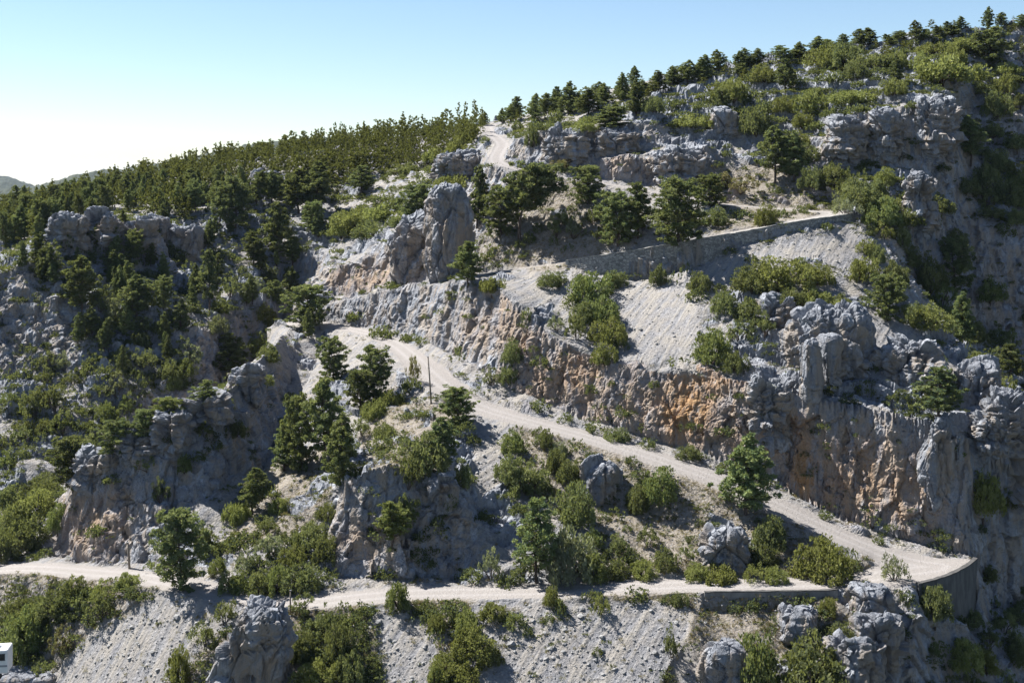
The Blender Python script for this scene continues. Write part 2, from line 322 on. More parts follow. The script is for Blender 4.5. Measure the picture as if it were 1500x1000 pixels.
# ------------------------------------------------------------------ materials
def newmat(name):
    m = bpy.data.materials.new(name); m.use_nodes = True; nt = m.node_tree
    for n in list(nt.nodes): nt.nodes.remove(n)
    out = nt.nodes.new('ShaderNodeOutputMaterial'); b = nt.nodes.new('ShaderNodeBsdfPrincipled')
    nt.links.new(b.outputs[0], out.inputs[0]); b.inputs['Roughness'].default_value = .9
    b.inputs['Specular IOR Level'].default_value = .25
    return m, nt, b
class G:
    """small helper to wire shader nodes"""
    def __init__(s, nt): s.nt = nt
    def n(s, t, **k):
        x = s.nt.nodes.new(t)
        for a, b in k.items(): setattr(x, a, b)
        return x
    def put(s, i, v):
        if hasattr(v, 'is_output'): s.nt.links.new(v, i)
        elif v is not None: i.default_value = v
    def noise(s, vec, scale, detail=4, rough=.6, out=0):
        x = s.n('ShaderNodeTexNoise'); s.put(x.inputs['Vector'], vec); x.inputs['Scale'].default_value = scale
        x.inputs['Detail'].default_value = detail; x.inputs['Roughness'].default_value = rough; return x.outputs[out]
    def vor(s, vec, scale, feat='F1', out='Distance'):
        x = s.n('ShaderNodeTexVoronoi', feature=feat); s.put(x.inputs['Vector'], vec); x.inputs['Scale'].default_value = scale; return x.outputs[out]
    def scale(s, vec, v):
        x = s.n('ShaderNodeMapping'); s.put(x.inputs['Vector'], vec); x.inputs['Scale'].default_value = v; return x.outputs[0]
    def ramp(s, f, a, b, lo=0., hi=1.):
        x = s.n('ShaderNodeMapRange'); s.put(x.inputs[0], f); x.inputs[1].default_value = a; x.inputs[2].default_value = b
        x.inputs[3].default_value = lo; x.inputs[4].default_value = hi; return x.outputs[0]
    def math(s, op, a, b=None):
        x = s.n('ShaderNodeMath', operation=op); s.put(x.inputs[0], a); s.put(x.inputs[1], b); return x.outputs[0]
    def mix(s, f, a, b, blend='MIX'):
        x = s.n('ShaderNodeMix', data_type='RGBA', blend_type=blend); s.put(x.inputs[0], f)
        s.put(x.inputs[6], a if hasattr(a, 'is_output') else (*a, 1)); s.put(x.inputs[7], b if hasattr(b, 'is_output') else (*b, 1)); return x.outputs[2]
    def attr(s, name): 
        x = s.n('ShaderNodeAttribute', attribute_name=name); return x.outputs['Fac']
    def bump(s, h, dist, strength, nrm=None):
        x = s.n('ShaderNodeBump'); s.put(x.inputs['Height'], h); x.inputs['Distance'].default_value = dist; x.inputs['Strength'].default_value = strength
        if nrm is not None: s.put(x.inputs['Normal'], nrm)
        return x.outputs[0]
def rock_material(name, ground):
    m, nt, b = newmat(name); g = G(nt)
    pos = g.n('ShaderNodeNewGeometry').outputs['Position'] if ground else g.n('ShaderNodeTexCoord').outputs['Object']
    n1 = g.noise(pos, .35, 5); n2 = g.noise(pos, 1.9, 6, .7); n3 = g.noise(g.scale(pos, (1., 1., .13)), .9, 5, .65); n4 = g.noise(pos, 9., 4, .7)
    col = g.mix(g.ramp(n1, .35, .65), (0.159, 0.162, 0.178), (0.249, 0.255, 0.275))
    col = g.mix(g.ramp(g.attr('tint'), .2, .8, 0, .35), col, (0.295, 0.306, 0.326))
    col = g.mix(g.ramp(n1, .5, .7, 0, .5), col, (0.435, 0.451, 0.480))
    col = g.mix(g.ramp(n3, .52, .62, 0, .8), col, (0.102, 0.110, 0.131))            # dark lichen streaks down the faces
    col = g.mix(g.ramp(n2, .55, .72, 0, .6), col, (0.152, 0.158, 0.183))
    col = g.mix(g.ramp(n4, .56, .75, 0, .35), col, (0.334, 0.348, 0.375))
    pk = g.vor(g.scale(pos, (1., 1., .7)), .95); pk2 = g.noise(pos, 3.2, 5, .75)
    col = g.mix(g.math('MULTIPLY', g.ramp(pk, .30, .12, 0, .85), g.ramp(pk2, .45, .6)), col, (0.055, 0.059, 0.070))      # shade of small solution holes, painted in as dark spots
    col = g.mix(g.ramp(pk2, .55, .68, 0, .55), col, (0.075, 0.082, 0.096)); col = g.mix(g.ramp(pk2, .44, .34, 0, .5), col, (0.403, 0.425, 0.462))
    pale = g.noise(g.scale(pos, (1.5, 1.5, .12)), .5, 5, .6)
    st = g.math('MULTIPLY', g.attr('stain'), g.ramp(g.noise(g.scale(pos, (1.1, 1.1, .16)), .8, 6, .7), .32, .52))
    col = g.mix(g.math('MULTIPLY', g.attr('steep'), g.ramp(pale, .42, .58, 0, .85)), col, (0.276, 0.229, 0.183))   # buff weathering on the cliffs
    col = g.mix(st, col, g.mix(g.ramp(n2, .3, .7), (0.246, 0.124, 0.049), (0.343, 0.221, 0.114)))
    col = g.mix(g.ramp(g.attr('crack'), .2, .9, 0, .6), col, (0.061, 0.059, 0.065))
    if ground:
        stone = g.vor(pos, 3.4, 'F1', 'Color'); sv = g.n('ShaderNodeSeparateColor'); g.put(sv.inputs[0], stone)
        scr = g.mix(sv.outputs[0], (0.153, 0.148, 0.152), (0.269, 0.260, 0.261))
        scr = g.mix(g.ramp(n1, .42, .62, 0, .6), scr, (0.247, 0.218, 0.184))
        soil = g.mix(g.ramp(n2, .3, .7), (0.146, 0.111, 0.076), (0.253, 0.215, 0.165)); soil = g.mix(g.ramp(n4, .45, .62), soil, (0.252, 0.241, 0.233))
        grass = g.noise(pos, .8, 4, .7)
        soil = g.mix(g.ramp(grass, .52, .66, 0, .75), soil, (0.115, 0.096, 0.041))
        sk = g.attr('streak')
        scr = g.mix(g.ramp(sk, -.05, .28, 0, .75), scr, (0.268, 0.242, 0.208)); scr = g.mix(g.ramp(sk, -.05, -.3, 0, .55), scr, (0.149, 0.151, 0.159))
        lo = g.mix(g.attr('soil'), scr, soil)
        oc = g.math('MAXIMUM', g.attr('rock'), g.attr('steep'))
        oc = g.ramp(g.math('ADD', oc, g.ramp(n2, .3, .7, -.25, .25)), .35, .6)
        col = g.mix(oc, lo, col)
        rd = g.mix(g.ramp(n2, .3, .7), (0.225, 0.201, 0.181), (0.274, 0.251, 0.234)); rd = g.mix(g.ramp(n4, .5, .7, 0, .5), rd, (0.163, 0.149, 0.149))
        rf = g.ramp(g.math('ADD', g.attr('road'), g.ramp(n2, .3, .7, -.22, .22)), .3, .6)
        rd = g.mix(g.attr('rut'), rd, (0.297, 0.273, 0.258))
        col = g.mix(rf, col, rd)
        hgt = g.math('ADD', g.math('MULTIPLY', n2, .6), g.math('MULTIPLY', g.vor(pos, 2.6), .55))
        smoothroad = g.math('SUBTRACT', 1., g.math('MAXIMUM', g.math('MULTIPLY', g.attr('road'), .85), g.math('MULTIPLY', g.attr('scree'), .6)))
        nb = g.bump(g.math('MULTIPLY', hgt, smoothroad), .35, .8)
    else: nb = g.bump(n2, .4, .8)
    nb = g.bump(g.noise(pos, 3.2, 6, .78), .26, .9, nb)
    g.put(b.inputs['Base Color'], col); g.put(b.inputs['Normal'], nb)
    return m
M_LAND = rock_material('limestone hillside', True)
M_ROCK = rock_material('limestone', False)
def simple(name, c1, c2, sc=3., rough=.85, bumpd=0., space='Object', stretch=(1, 1, 1), spec=.25):
    c1 = tuple(x * .8 for x in c1); c2 = tuple(x * .8 for x in c2)
    m, nt, b = newmat(name); g = G(nt); p = g.scale(g.n('ShaderNodeTexCoord').outputs[space], stretch)
    n = g.noise(p, sc, 5, .65); g.put(b.inputs['Base Color'], g.mix(g.ramp(n, .35, .65), c1, c2)); b.inputs['Roughness'].default_value = rough
    b.inputs['Specular IOR Level'].default_value = spec
    if bumpd: g.put(b.inputs['Normal'], g.bump(n, bumpd, .7))
    return m
def leaf_material(name):
    m, nt, b = newmat(name); g = G(nt)
    oi = g.n('ShaderNodeObjectInfo'); pos = g.n('ShaderNodeTexCoord').outputs['Object']
    ct = g.attr('clump')
    c = g.mix(g.ramp(ct, .45, 1., 0, .7), oi.outputs['Color'], (.205, .205, .088))
    dk = g.ramp(ct, 0., 1., .62, 1.3); c = g.mix(1., c, dk, 'MULTIPLY')
    hs = g.n('ShaderNodeHueSaturation'); g.put(hs.inputs['Color'], c); g.put(hs.inputs['Value'], g.ramp(oi.outputs['Random'], 0, 1, .75, 1.25))
    g.put(hs.inputs['Hue'], g.ramp(oi.outputs['Random'], 0, 1, .488, .512))
    c = hs.outputs[0]
    d = g.n('ShaderNodeBsdfDiffuse'); t = g.n('ShaderNodeBsdfTranslucent'); g.put(d.inputs[0], c); g.put(t.inputs[0], g.mix(.5, c, (.30, .32, .06)))
    x = g.n('ShaderNodeMixShader'); x.inputs[0].default_value = .35; g.put(x.inputs[1], d.outputs[0]); g.put(x.inputs[2], t.outputs[0])
    nt.links.new(x.outputs[0], nt.nodes['Material Output'].inputs[0]); return m
M_LEAF = leaf_material('foliage')
M_BARK = simple('pine bark', (.06, .045, .035), (.13, .10, .08), 6, .95, .05)

# ------------------------------------------------------------------ meshes
def mesh(name, V, Fc, mat=None, smooth=False, attrs=None):
    V = np.asarray(V, np.float32); Fc = np.asarray(Fc, np.int32); k = Fc.shape[1]
    me = bpy.data.meshes.new(name)
    me.vertices.add(len(V)); me.vertices.foreach_set('co', V.ravel())
    me.loops.add(Fc.size); me.loops.foreach_set('vertex_index', Fc.ravel())
    me.polygons.add(len(Fc)); me.polygons.foreach_set('loop_start', np.arange(0, Fc.size, k, dtype=np.int32))
    try: me.polygons.foreach_set('loop_total', np.full(len(Fc), k, np.int32))
    except Exception: pass
    me.polygons.foreach_set('use_smooth', np.full(len(Fc), smooth))
    for a, v in (attrs or {}).items():
        at = me.attributes.new(a, 'FLOAT', 'POINT'); at.data.foreach_set('value', np.asarray(v, np.float32).ravel())
    me.update(calc_edges=True)
    if mat: me.materials.append(mat)
    return me
def obj(name, me, parent=None, loc=None):
    o = bpy.data.objects.new(name, me); COL.objects.link(o)
    if parent is not None: o.parent = parent
    if loc is not None: o.location = loc
    return o
def tag(o, label=None, cat=None, group=None, kind=None):
    for k, v in (('label', label), ('category', cat), ('group', group), ('kind', kind)):
        if v: o[k] = v
    return o
class MB:
    """collects quads"""
    def __init__(s): s.v = []; s.f = []; s.n = 0
    def add(s, V, Fc):
        V = np.asarray(V, float); s.v.append(V); s.f.append(np.asarray(Fc) + s.n); s.n += len(V); return s
    def box(s, c, d, rz=0., tilt=None):
        d = np.asarray(d, float) / 2
        B = np.array([(-1,-1,-1),(1,-1,-1),(1,1,-1),(-1,1,-1),(-1,-1,1),(1,-1,1),(1,1,1),(-1,1,1)]) * d
        ca, sa = math.cos(rz), math.sin(rz); B = B @ np.array([[ca, sa, 0], [-sa, ca, 0], [0, 0, 1]])
        return s.add(B + np.asarray(c), [(3,2,1,0),(4,5,6,7),(0,1,5,4),(1,2,6,5),(2,3,7,6),(3,0,4,7)])
    def tube(s, pts, rad, k=6):
        P = np.asarray(pts, float); r = np.broadcast_to(rad, len(P)); a = np.arange(k) / k * 2 * math.pi; V = []
        for i in range(len(P)):
            d = P[min(i + 1, len(P) - 1)] - P[max(i - 1, 0)]; d /= np.linalg.norm(d) + 1e-9
            e = np.cross(d, (0, 0, 1.) if abs(d[2]) < .9 else (1., 0, 0)); e /= np.linalg.norm(e); g = np.cross(d, e)
            V.append(P[i] + r[i] * (np.cos(a)[:, None] * e + np.sin(a)[:, None] * g))
        V = np.concatenate(V); Q = []
        for i in range(len(P) - 1):
            for j in range(k): Q.append((i * k + j, i * k + (j + 1) % k, (i + 1) * k + (j + 1) % k, (i + 1) * k + j))
        o = len(V); V = np.concatenate([V, P[:1], P[-1:]])
        for j in range(0, k, 2):
            Q.append((o, (j + 2) % k, (j + 1) % k, j)); e = (len(P) - 1) * k; Q.append((o + 1, e + j, e + (j + 1) % k, e + (j + 2) % k))
        return s.add(V, Q)
    def mesh(s, name, mat, smooth=False): return mesh(name, np.concatenate(s.v), np.concatenate(s.f), mat, smooth)
# the land, cut into its named pieces
idx = np.arange(NR * NU).reshape(NR, NU)
quads = np.stack([idx[:-1, :-1], idx[:-1, 1:], idx[1:, 1:], idx[1:, :-1]], -1)
def q4(A): return .25 * (A[:-1, :-1] + A[:-1, 1:] + A[1:, 1:] + A[1:, :-1])
qroad = q4(GR) > .5; qst = q4(steep) > .5; qsc = q4(mscree) > .5; qu, qv = q4(GU), q4(GV)
piece = np.zeros(qroad.shape, int)
piece[qsc] = 1; piece[qst] = 2; piece[qroad] = 3
rut = np.zeros(GU.shape); rk = np.nonzero(GR.ravel() > .3)[0]; cl_ = np.concatenate([CL[::6], CUP[::6], CE[::6]])
dd_ = np.concatenate([np.sqrt(((fl2c[:, None, :2] - cl_[None, :, :2]) ** 2).sum(-1)).min(1) for fl2c in np.array_split(P2.reshape(-1, 3)[rk], 40)])
rut.ravel()[rk] = np.exp(-((dd_ - 1.05) / .34) ** 2) * .8
AT = dict(rock=outc, steep=steep, stain=stain, soil=msoil * (1 - mscree), road=road, tint=tint, rut=rut, streak=streak, scree=mscree, crack=crackm)
fl2 = P2.reshape(-1, 3)
LAND = []
for k, nm in enumerate(('hillside', 'scree_slope', 'limestone_cliff', 'dirt_road')):
    q = quads[piece == k].reshape(-1, 4); used, inv = np.unique(q, return_inverse=True)
    me = mesh(nm, fl2[used], inv.reshape(-1, 4), M_LAND, False, {a: v.reshape(-1)[used] for a, v in AT.items()})
    LAND.append(tag(obj(nm, me), kind='structure'))

# ------------------------------------------------------------------ light, air, camera
SUN = np.array([-.55, .29, .78]); SUN /= np.linalg.norm(SUN)
el = math.asin(SUN[2]); az = math.atan2(SUN[0], SUN[1])
sl = bpy.data.lights.new('sun', 'SUN'); sl.energy = 5.0; sl.angle = R(.5); sl.color = (1., .98, .94)
so = bpy.data.objects.new('sun', sl); COL.objects.link(so); so.rotation_euler = Vector(SUN).to_track_quat('Z', 'Y').to_euler()
W = bpy.data.worlds.new('World'); SC.world = W; W.use_nodes = True; nt = W.node_tree
sky = nt.nodes.new('ShaderNodeTexSky'); sky.sky_type = 'NISHITA'; sky.sun_disc = False; sky.sun_elevation = el; sky.sun_rotation = az
sky.air_density = 1.25; sky.dust_density = 1.3; sky.ozone_density = 3.4; sky.altitude = 2400
nt.links.new(sky.outputs[0], nt.nodes['Background'].inputs[0]); nt.nodes['Background'].inputs[1].default_value = .053
cd = bpy.data.cameras.new('camera'); cam = bpy.data.objects.new('camera', cd); COL.objects.link(cam); SC.camera = cam
cam.rotation_euler = (R(90), 0, 0); cd.sensor_width = 36; cd.lens = 36 * F / 1500; cd.shift_y = -(500 - HV) / 1500; cd.clip_end = 30000; cd.clip_start = 1
SC.view_settings.view_transform = 'Standard'; SC.view_settings.look = 'None'; SC.view_settings.exposure = 1.5; SC.view_settings.gamma = 1

# ------------------------------------------------------------------ plants
LEAFTINT = []
def leaves(C, Rr, n, ln, wd, up=.35, flat=.7, r=None):
    """n little leaf blades on each clump; C centres, Rr radii"""
    r = r or rng; m = len(C); k = m * n
    d = r.normal(size=(k, 3)); d[:, 2] += up; d /= np.linalg.norm(d, axis=1)[:, None]
    cc = np.repeat(C, n, 0); rr = np.repeat(Rr, n)[:, None]
    p = cc + d * rr * np.array([1, 1, flat]) * (r.uniform(.45, 1.05, (k, 1)))
    a = d + r.normal(size=(k, 3)) * .55; a[:, 2] += .25; a /= np.linalg.norm(a, axis=1)[:, None]
    b = np.cross(a, r.normal(size=(k, 3))); b /= np.linalg.norm(b, axis=1)[:, None] + 1e-9
    L = ln * r.uniform(.6, 1.3, (k, 1)); Wd = wd * r.uniform(.6, 1.3, (k, 1))
    V = np.stack([p - a * L * .5, p + b * Wd * .5, p + a * L * .5, p - b * Wd * .5], 1).reshape(-1, 3)
    LEAFTINT.append(np.repeat(np.clip(np.repeat(r.random(m), n) * .75 + r.random(k) * .25, 0, 1), 4))
    return V, np.arange(k * 4).reshape(-1, 4)
def pine(seed, form, nl=64, n=58, ln=.36, wd=.17):
    """a pine ten metres tall, about 6 m wide: trunk mesh, crown mesh"""
    r = np.random.default_rng(seed); t = MB(); H_ = 10.
    bend = r.normal(size=2) * (.25 if form != 'lean' else .3); lean = 2.2 if form == 'lean' else 0.
    ax = lambda z: np.array([bend[0] * math.sin(z * .5) - lean * (max(z, 0) / H_) ** 1.3, bend[1] * math.sin(z * .4 + 1), z])
    top = {'cone': .97, 'round': .86, 'tall': .97, 'ragged': .93, 'lean': .88}[form] * H_
    t.tube([ax(z) for z in np.linspace(-.6, top, 9)], np.linspace(.19, .03, 9), 6)
    z0 = {'cone': .10, 'round': .06, 'tall': .08, 'ragged': .2, 'lean': .42}[form]
    zs_ = np.linspace(-.6, top, 9); tp = np.array([ax(z) for z in zs_]); on_axis = lambda z: np.array([np.interp(min(z, top - .3), zs_, tp[:, k]) for k in range(3)])
    C, S = [], []
    for i in range(nl):
        q = (i + r.uniform(0, .8)) / nl; z = H_ * (z0 + (1 - z0) * q ** .9 * .95)
        prof = {'cone': 2.9 * (1 - q) ** .8 * min(1, .55 + q * 3) + .25, 'round': 3.0 * max(.03, 1 - (2 * q - .75) ** 2 / 1.75) ** .6,
                'tall': 1.9 * (1 - q) ** .6 * min(1, .6 + q * 2) + .25, 'ragged': 3.0 * (1 - q) ** .75 * min(1, .45 + q * 2.4) + .2, 'lean': 3.1 * math.sqrt(max(.03, 1 - (2 * q - .9) ** 2 / 1.3))}[form]
        az_ = i * 2.4 + r.uniform(-.5, .5); L = prof * r.uniform(.62, 1.18); rise = r.uniform(.05, .45) * L
        dv = np.array([math.cos(az_), math.sin(az_), 0]); b0 = on_axis(z * .97 - .2); b1 = b0 + dv * L + np.array([0, 0, rise])
        t.tube([b0, (b0 + b1) / 2 + np.array([0, 0, -.1]), b1], [.06, .045, .015], 4)
        for s in ((.38, .6, .82, 1.02) if L > 1.5 else (.55, 1.)):
            if form == 'ragged' and r.random() < .22: continue
            C.append(b0 + (b1 - b0) * s + r.normal(size=3) * .26); S.append(r.uniform(.34, .66) * (1.2 - .4 * s) * (1 if L > .9 else .75))
    C.append(ax(top) + np.array([0, 0, -.1])); S.append(.38)
    V, Fc = leaves(np.array(C), np.array(S), n, ln, wd, .4, .72, r)
    return t.mesh('trunk', M_BARK), mesh('crown', V, Fc, M_LEAF, False, dict(clump=LEAFTINT[-1]))
def shrub(seed, form, fine=True):
    """a bush one metre in radius: stems mesh, foliage mesh"""
    r = np.random.default_rng(seed); t = MB(); C, S = [], []
    hh = {'dome': .95, 'mat': .45, 'open': 1.1, 'tuft': .95}[form]; m = {'dome': 74, 'mat': 64, 'open': 44, 'tuft': 34}[form]
    if not fine: m //= 4
    lob = r.uniform(.45, 1.2, 9); big = 1. if fine else 1.7
    for i in range(m):
        a = i * 2.4 + r.uniform(-.4, .4); q = math.sqrt((i + .6) / m); w = lob[int((a % 6.283) / 6.283 * 9) % 9]
        rad = q * w; z = hh * math.sqrt(max(.02, 1 - (q * .93) ** 2)) * r.uniform(.5, 1.12) * (.6 + .4 * w)
        if r.random() < .12: continue
        c = np.array([rad * math.cos(a), rad * math.sin(a), z * .8]) + r.normal(size=3) * .05; C.append(c); S.append(r.uniform(.09, .25) * (1.1 if form != 'open' else .85) * big)
        if i % 6 == 0 and fine: t.tube([(0, 0, -.3), (0.05 * math.cos(a), .05 * math.sin(a), -.05), c * np.array([.5, .5, .6]), c], [.05, .035, .025, .01], 4)
        if form in ('dome', 'mat') and q > .6: C.append(c * np.array([1.02, 1.02, .35])); S.append(r.uniform(.12, .2) * big)
    V, Fc = leaves(np.array(C), np.array(S), 52 if fine else 16, .085 * big ** 1.5, .06 * big ** 1.5, .5, .85, r)
    return (t.mesh('stem', M_BARK) if fine else None), mesh('foliage', V, Fc, M_LEAF, False, dict(clump=LEAFTINT[-1]))
PINES = {f: [pine(10 + 7 * i + j, f) for j in range(k)] for i, (f, k) in enumerate((('cone', 4), ('round', 4), ('tall', 3), ('ragged', 5), ('lean', 1)))}
SHRUBS = {f: [shrub(100 + 7 * i + j, f) for j in range(k)] for i, (f, k) in enumerate((('dome', 6), ('mat', 3), ('open', 4), ('tuft', 3)))}
def extent(me, k):
    a = np.empty(len(me.vertices) * 3, np.float32); me.vertices.foreach_get('co', a); a = a.reshape(-1, 3)
    return np.percentile(a[:, k], 99) - np.percentile(a[:, k], 1)
PW = {f: [max(1., .5 * (extent(p[1], 0) + extent(p[1], 1))) for p in v] for f, v in PINES.items()}
SW = {f: [(.5 * (extent(p[1], 0) + extent(p[1], 1)), extent(p[1], 2)) for p in v] for f, v in SHRUBS.items()}
TINT = {'dark': (0.081, 0.099, 0.055), 'mid': (0.116, 0.136, 0.067), 'light': (0.145, 0.167, 0.075), 'grey': (0.180, 0.198, 0.136), 'green': (0.110, 0.141, 0.058), 'bright': (0.180, 0.194, 0.066), 'brown': (0.167, 0.128, 0.084)}
PLANTS = []          # records for the labels
def plant(kind, root_name, meshes, names, u, vb, sx, sz, tint, rec, base=None, rz=None):
    p = hit(u, vb)[0] if base is None else base
    root = obj(root_name, None, loc=tuple(p - np.array([0, 0, .12])))
    rz = rng.uniform(0, 6.283) if rz is None else rz
    root.rotation_euler = (0, 0, rz); root.scale = (sx, sx, sz)
    for nm, me in zip(names, meshes):
        c = obj(nm, me, root); q = (.84, .95, 1.) if kind == 'pine' else (1, 1, 1); c.color = (TINT[tint][0] * q[0], TINT[tint][1] * q[1], TINT[tint][2] * q[2], 1)
    rec.update(o=root, u=u, v=vb, kind=kind, tint=tint); PLANTS.append(rec)
    return root
def add_pine(u, vt, vb, w, form, tint='mid', label=None, base=None):
    p = hit(u, vb)[0] if base is None else base; m = p[1] / F; k = int(rng.integers(len(PINES[form])))
    sz = (vb - vt) * m / 10.; sx = w * m / PW[form][k]
    plant('pine', 'pine_tree', PINES[form][k], ('trunk', 'crown'), u, vb, sx, sz, tint, dict(form=form, h=(vb - vt) * m, px=(vb - vt), label=label), p, 2.6 if form == 'lean' else None)
SHRUB_LIST = []
def add_shrub(u, vb, w, h, form='dome', tint='green', label=None, base=None):
    p = hit(u, vb)[0] if base is None else base; SHRUB_LIST.append((u, vb, w, h * .88, form, 'dark' if tint == 'dark' else tint, label, p))
def grow_shrubs():
    """the three hundred that show largest are things; the rest is one mass"""
    L = sorted(SHRUB_LIST, key=lambda a: (a[6] is None, -a[2] * a[3])); vs, fs, n = [], [], 0
    low = {f: [arr(shrub(600 + j, f, False)[1]) for j in range(2)] for f in SHRUBS}
    for i, (u, vb, w, h, form, tint, label, p) in enumerate(L):
        m = p[1] / F; k = int(rng.integers(len(SHRUBS[form]))); sx, sz = w * m / SW[form][k][0], h * m / SW[form][k][1]
        if i < 298: plant('shrub', 'shrub', SHRUBS[form][k], ('stem', 'foliage'), u, vb, sx, sz, tint, dict(form=form, h=h * m, px=h, w=w, label=label), p)
        else:
            V = low[form][i % 2]; a = rng.uniform(0, 6.28); ca, sa = math.cos(a), math.sin(a)
            V = V @ np.array([[ca, sa, 0], [-sa, ca, 0], [0, 0, 1]]) * np.array([sx, sx, sz]) + p - np.array([0, 0, .1]); vs.append(V); fs.append(np.arange(len(V)).reshape(-1, 4) + n); n += len(V)
    for nm, tint, cnt, seed in (('scattered_bushes', 'mid', 1500, 0), ('scattered_dark_bushes', 'dark', 1500, 1)):
        if seed: vs, fs, n = [], [], 0
        for q in scatter(wild_p, cnt):
            p = fl2[q]; sx = rng.uniform(.45, 1.5) * (1 if rng.random() < .8 else 1.35); f = ('dome', 'open', 'dome', 'mat', 'tuft')[int(rng.integers(5))]
            V = low[f][int(rng.integers(2))]; a = rng.uniform(0, 6.28); ca, sa = math.cos(a), math.sin(a)
            V = V @ np.array([[ca, sa, 0], [-sa, ca, 0], [0, 0, 1]]) * np.array([sx, sx, sx * rng.uniform(.7, 1.25)]) + p - np.array([0, 0, .1]); vs.append(V); fs.append(np.arange(len(V)).reshape(-1, 4) + n); n += len(V)
        o = obj(nm, mesh(nm, np.concatenate(vs), np.concatenate(fs), M_LEAF)); o.color = (*TINT[tint], 1)
        tag(o, f'small {"dark" if seed else "olive"} bushes scattered over the rocky slopes', 'bushes', kind='stuff')

for a in [
 (262,735,864,76,'round','mid','big round pine standing at the bend of the lower road beside the short pole'),
 (372,680,752,42,'ragged','light','light green pine alone on the bare soil spur left of the tall pine clump'),
 (450,411,477,66,'round','light','round open pine on top of the bare knoll where the road vanishes'),
 (437,568,692,52,'round','mid','left broad pine of the tall clump below the knoll'),
 (474,545,690,62,'ragged','mid','tallest pine in the middle of the clump below the knoll'),
 (500,600,712,48,'cone','light','front right pine of the tall clump below the knoll'),
 (417,612,690,34,'tall','mid','narrow pine at the left edge of the tall clump below the knoll'),
 (486,487,560,44,'round','mid','rounded pine right under the road just right of the knoll'),
 (548,500,585,52,'round','mid','broad pine under the outer bend of the upper branch road'),
 (527,535,600,44,'round','dark','dark pine in the hollow between knoll and road bend'),
 (335,485,556,58,'ragged','mid','loose pine on the left flank of the bare knoll'),
 (669,560,626,56,'round','light','round bushy pine beside the upper branch road right of the tall pole'),
 (645,606,694,48,'ragged','mid','ragged pine directly below the tall wooden pole'),
 (1096,632,756,80,'cone','light','lone tall pine standing between the two road arms near the hairpin'),
 (573,730,800,44,'ragged','bright','small bright pine growing out of the crag beside the lower road'),
 (786,723,855,62,'ragged','light','loose light pine left of the grey olive bush'),
 (686,351,425,46,'ragged','light','light green pine on the ledge under the rock tower'),
 (762,234,356,84,'lean','dark','large dark pine with a leaning bare trunk above the ledge road'),
 (735,268,346,50,'round','mid','dense pine left of the large leaning pine'),
 (702,240,330,34,'tall','dark','narrow dark pine right behind the rock tower'),
 (860,236,298,48,'round','light','round pine at the edge of the upper track below the grey cliff'),
 (903,272,362,62,'round','mid','broad pine left of the tall wall pine behind the stone wall'),
 (934,262,350,46,'ragged','mid','pine squeezed between two larger ones behind the stone wall'),
 (993,254,364,80,'round','mid','large full pine standing right above the stone retaining wall'),
 (1040,250,302,48,'round','mid','smaller pine right of the large full wall pine'),
 (1135,180,268,48,'ragged','light','left light pine of the pair left of the right summit cliff'),
 (1163,190,264,36,'tall','mid','right pine of the pair left of the right summit cliff'),
 (1420,168,242,44,'ragged','mid','pine standing against the dark right end of the summit cliff'),
 (1395,340,432,54,'round','mid','large pine on the right spur in front of the shaded cliff'),
 (1299,394,470,54,'round','light','bushy pine in the middle of the right hand spur'),
 (1410,425,505,34,'tall','mid','narrow pine below the large one on the right spur'),
 (1376,535,618,62,'ragged','dark','dark pine on the cliff top above the round rock pillar'),
 (120,370,464,48,'ragged','mid','tall ragged pine in front of the dark left cliff'),
 (167,345,392,25,'tall','light','slim light pine on a ledge below the left cliff'),
 (196,331,392,33,'round','mid','rounded pine right of the slim one below the left cliff'),
 (200,402,466,46,'ragged','mid','bushy pine in the middle of the left slope'),
 (240,410,462,30,'round','mid','small pine right of the bushy one on the left slope'),
 (306,366,462,36,'ragged','dark','tall dark pine above the gully of the left slope'),
 (370,336,390,32,'ragged','dark','dark pine by the pale scree chute on the left slope'),
 (405,290,386,44,'ragged','mid','tall pine beside the pale scree chute on the left slope'),
 (437,243,312,44,'ragged','dark','left dark pine of the twin pines below the left forest'),
 (466,232,312,46,'ragged','dark','right dark pine of the twin pines below the left forest'),
 (344,255,332,46,'round','dark','dark pine clump standing over the grey outcrop of the left slope'),
 (322,262,332,36,'ragged','mid','pine left of the dark clump over the grey outcrop'),
 (460,292,340,36,'round','light','round light pine standing alone on the pale scree below the twin pines'),
 (530,240,285,38,'ragged','mid','pine on the green slope left of the rock tower'),
 (610,264,328,52,'round','mid','dense bushy pine touching the left side of the rock tower'),
 (75,360,412,26,'ragged','mid','small pine at the far left cliff'),
 (54,342,392,24,'tall','mid','thin pine on the rim of the far left cliff'),
 (175,607,668,54,'round','mid','large rounded pine behind the buttress crest'),
 (211,594,645,36,'round','mid','middle rounded pine behind the buttress crest'),
 (245,578,622,46,'round','bright','yellowish rounded pine behind the buttress crest'),
 (105,632,718,66,'round','dark','wide dark tree at the left foot of the buttress crest'),
 (300,553,602,38,'ragged','light','light pine on the upper buttress crest'),
 (427,390,432,26,'cone','mid','small conical pine above the knoll'),
 (404,408,456,30,'ragged','mid','pine just left of the knoll top'),
 (430,345,392,28,'ragged','mid','pine above the small conical one behind the knoll'),
 (340,968,1010,30,'cone','light','small pine tip poking up at the bottom edge before the dark crag'),
 (1058,128,168,24,'round','dark','single small pine on the green slope above the grey cliff'),
 (1150,84,136,28,'ragged','dark','dark lone pine below the skyline near the green cushions'),
 (1313,80,124,20,'tall','dark','slim dark pine beside the big green cushion of the summit slope'),
 (1450,40,96,56,'round','mid','broad bushy pine on the top right shoulder'),
 (1480,500,552,36,'ragged','dark','dark pine in the shaded gully at the right edge'),
 (1010,860,866,8,'tall','dark',None)][:-1]: add_pine(*a)
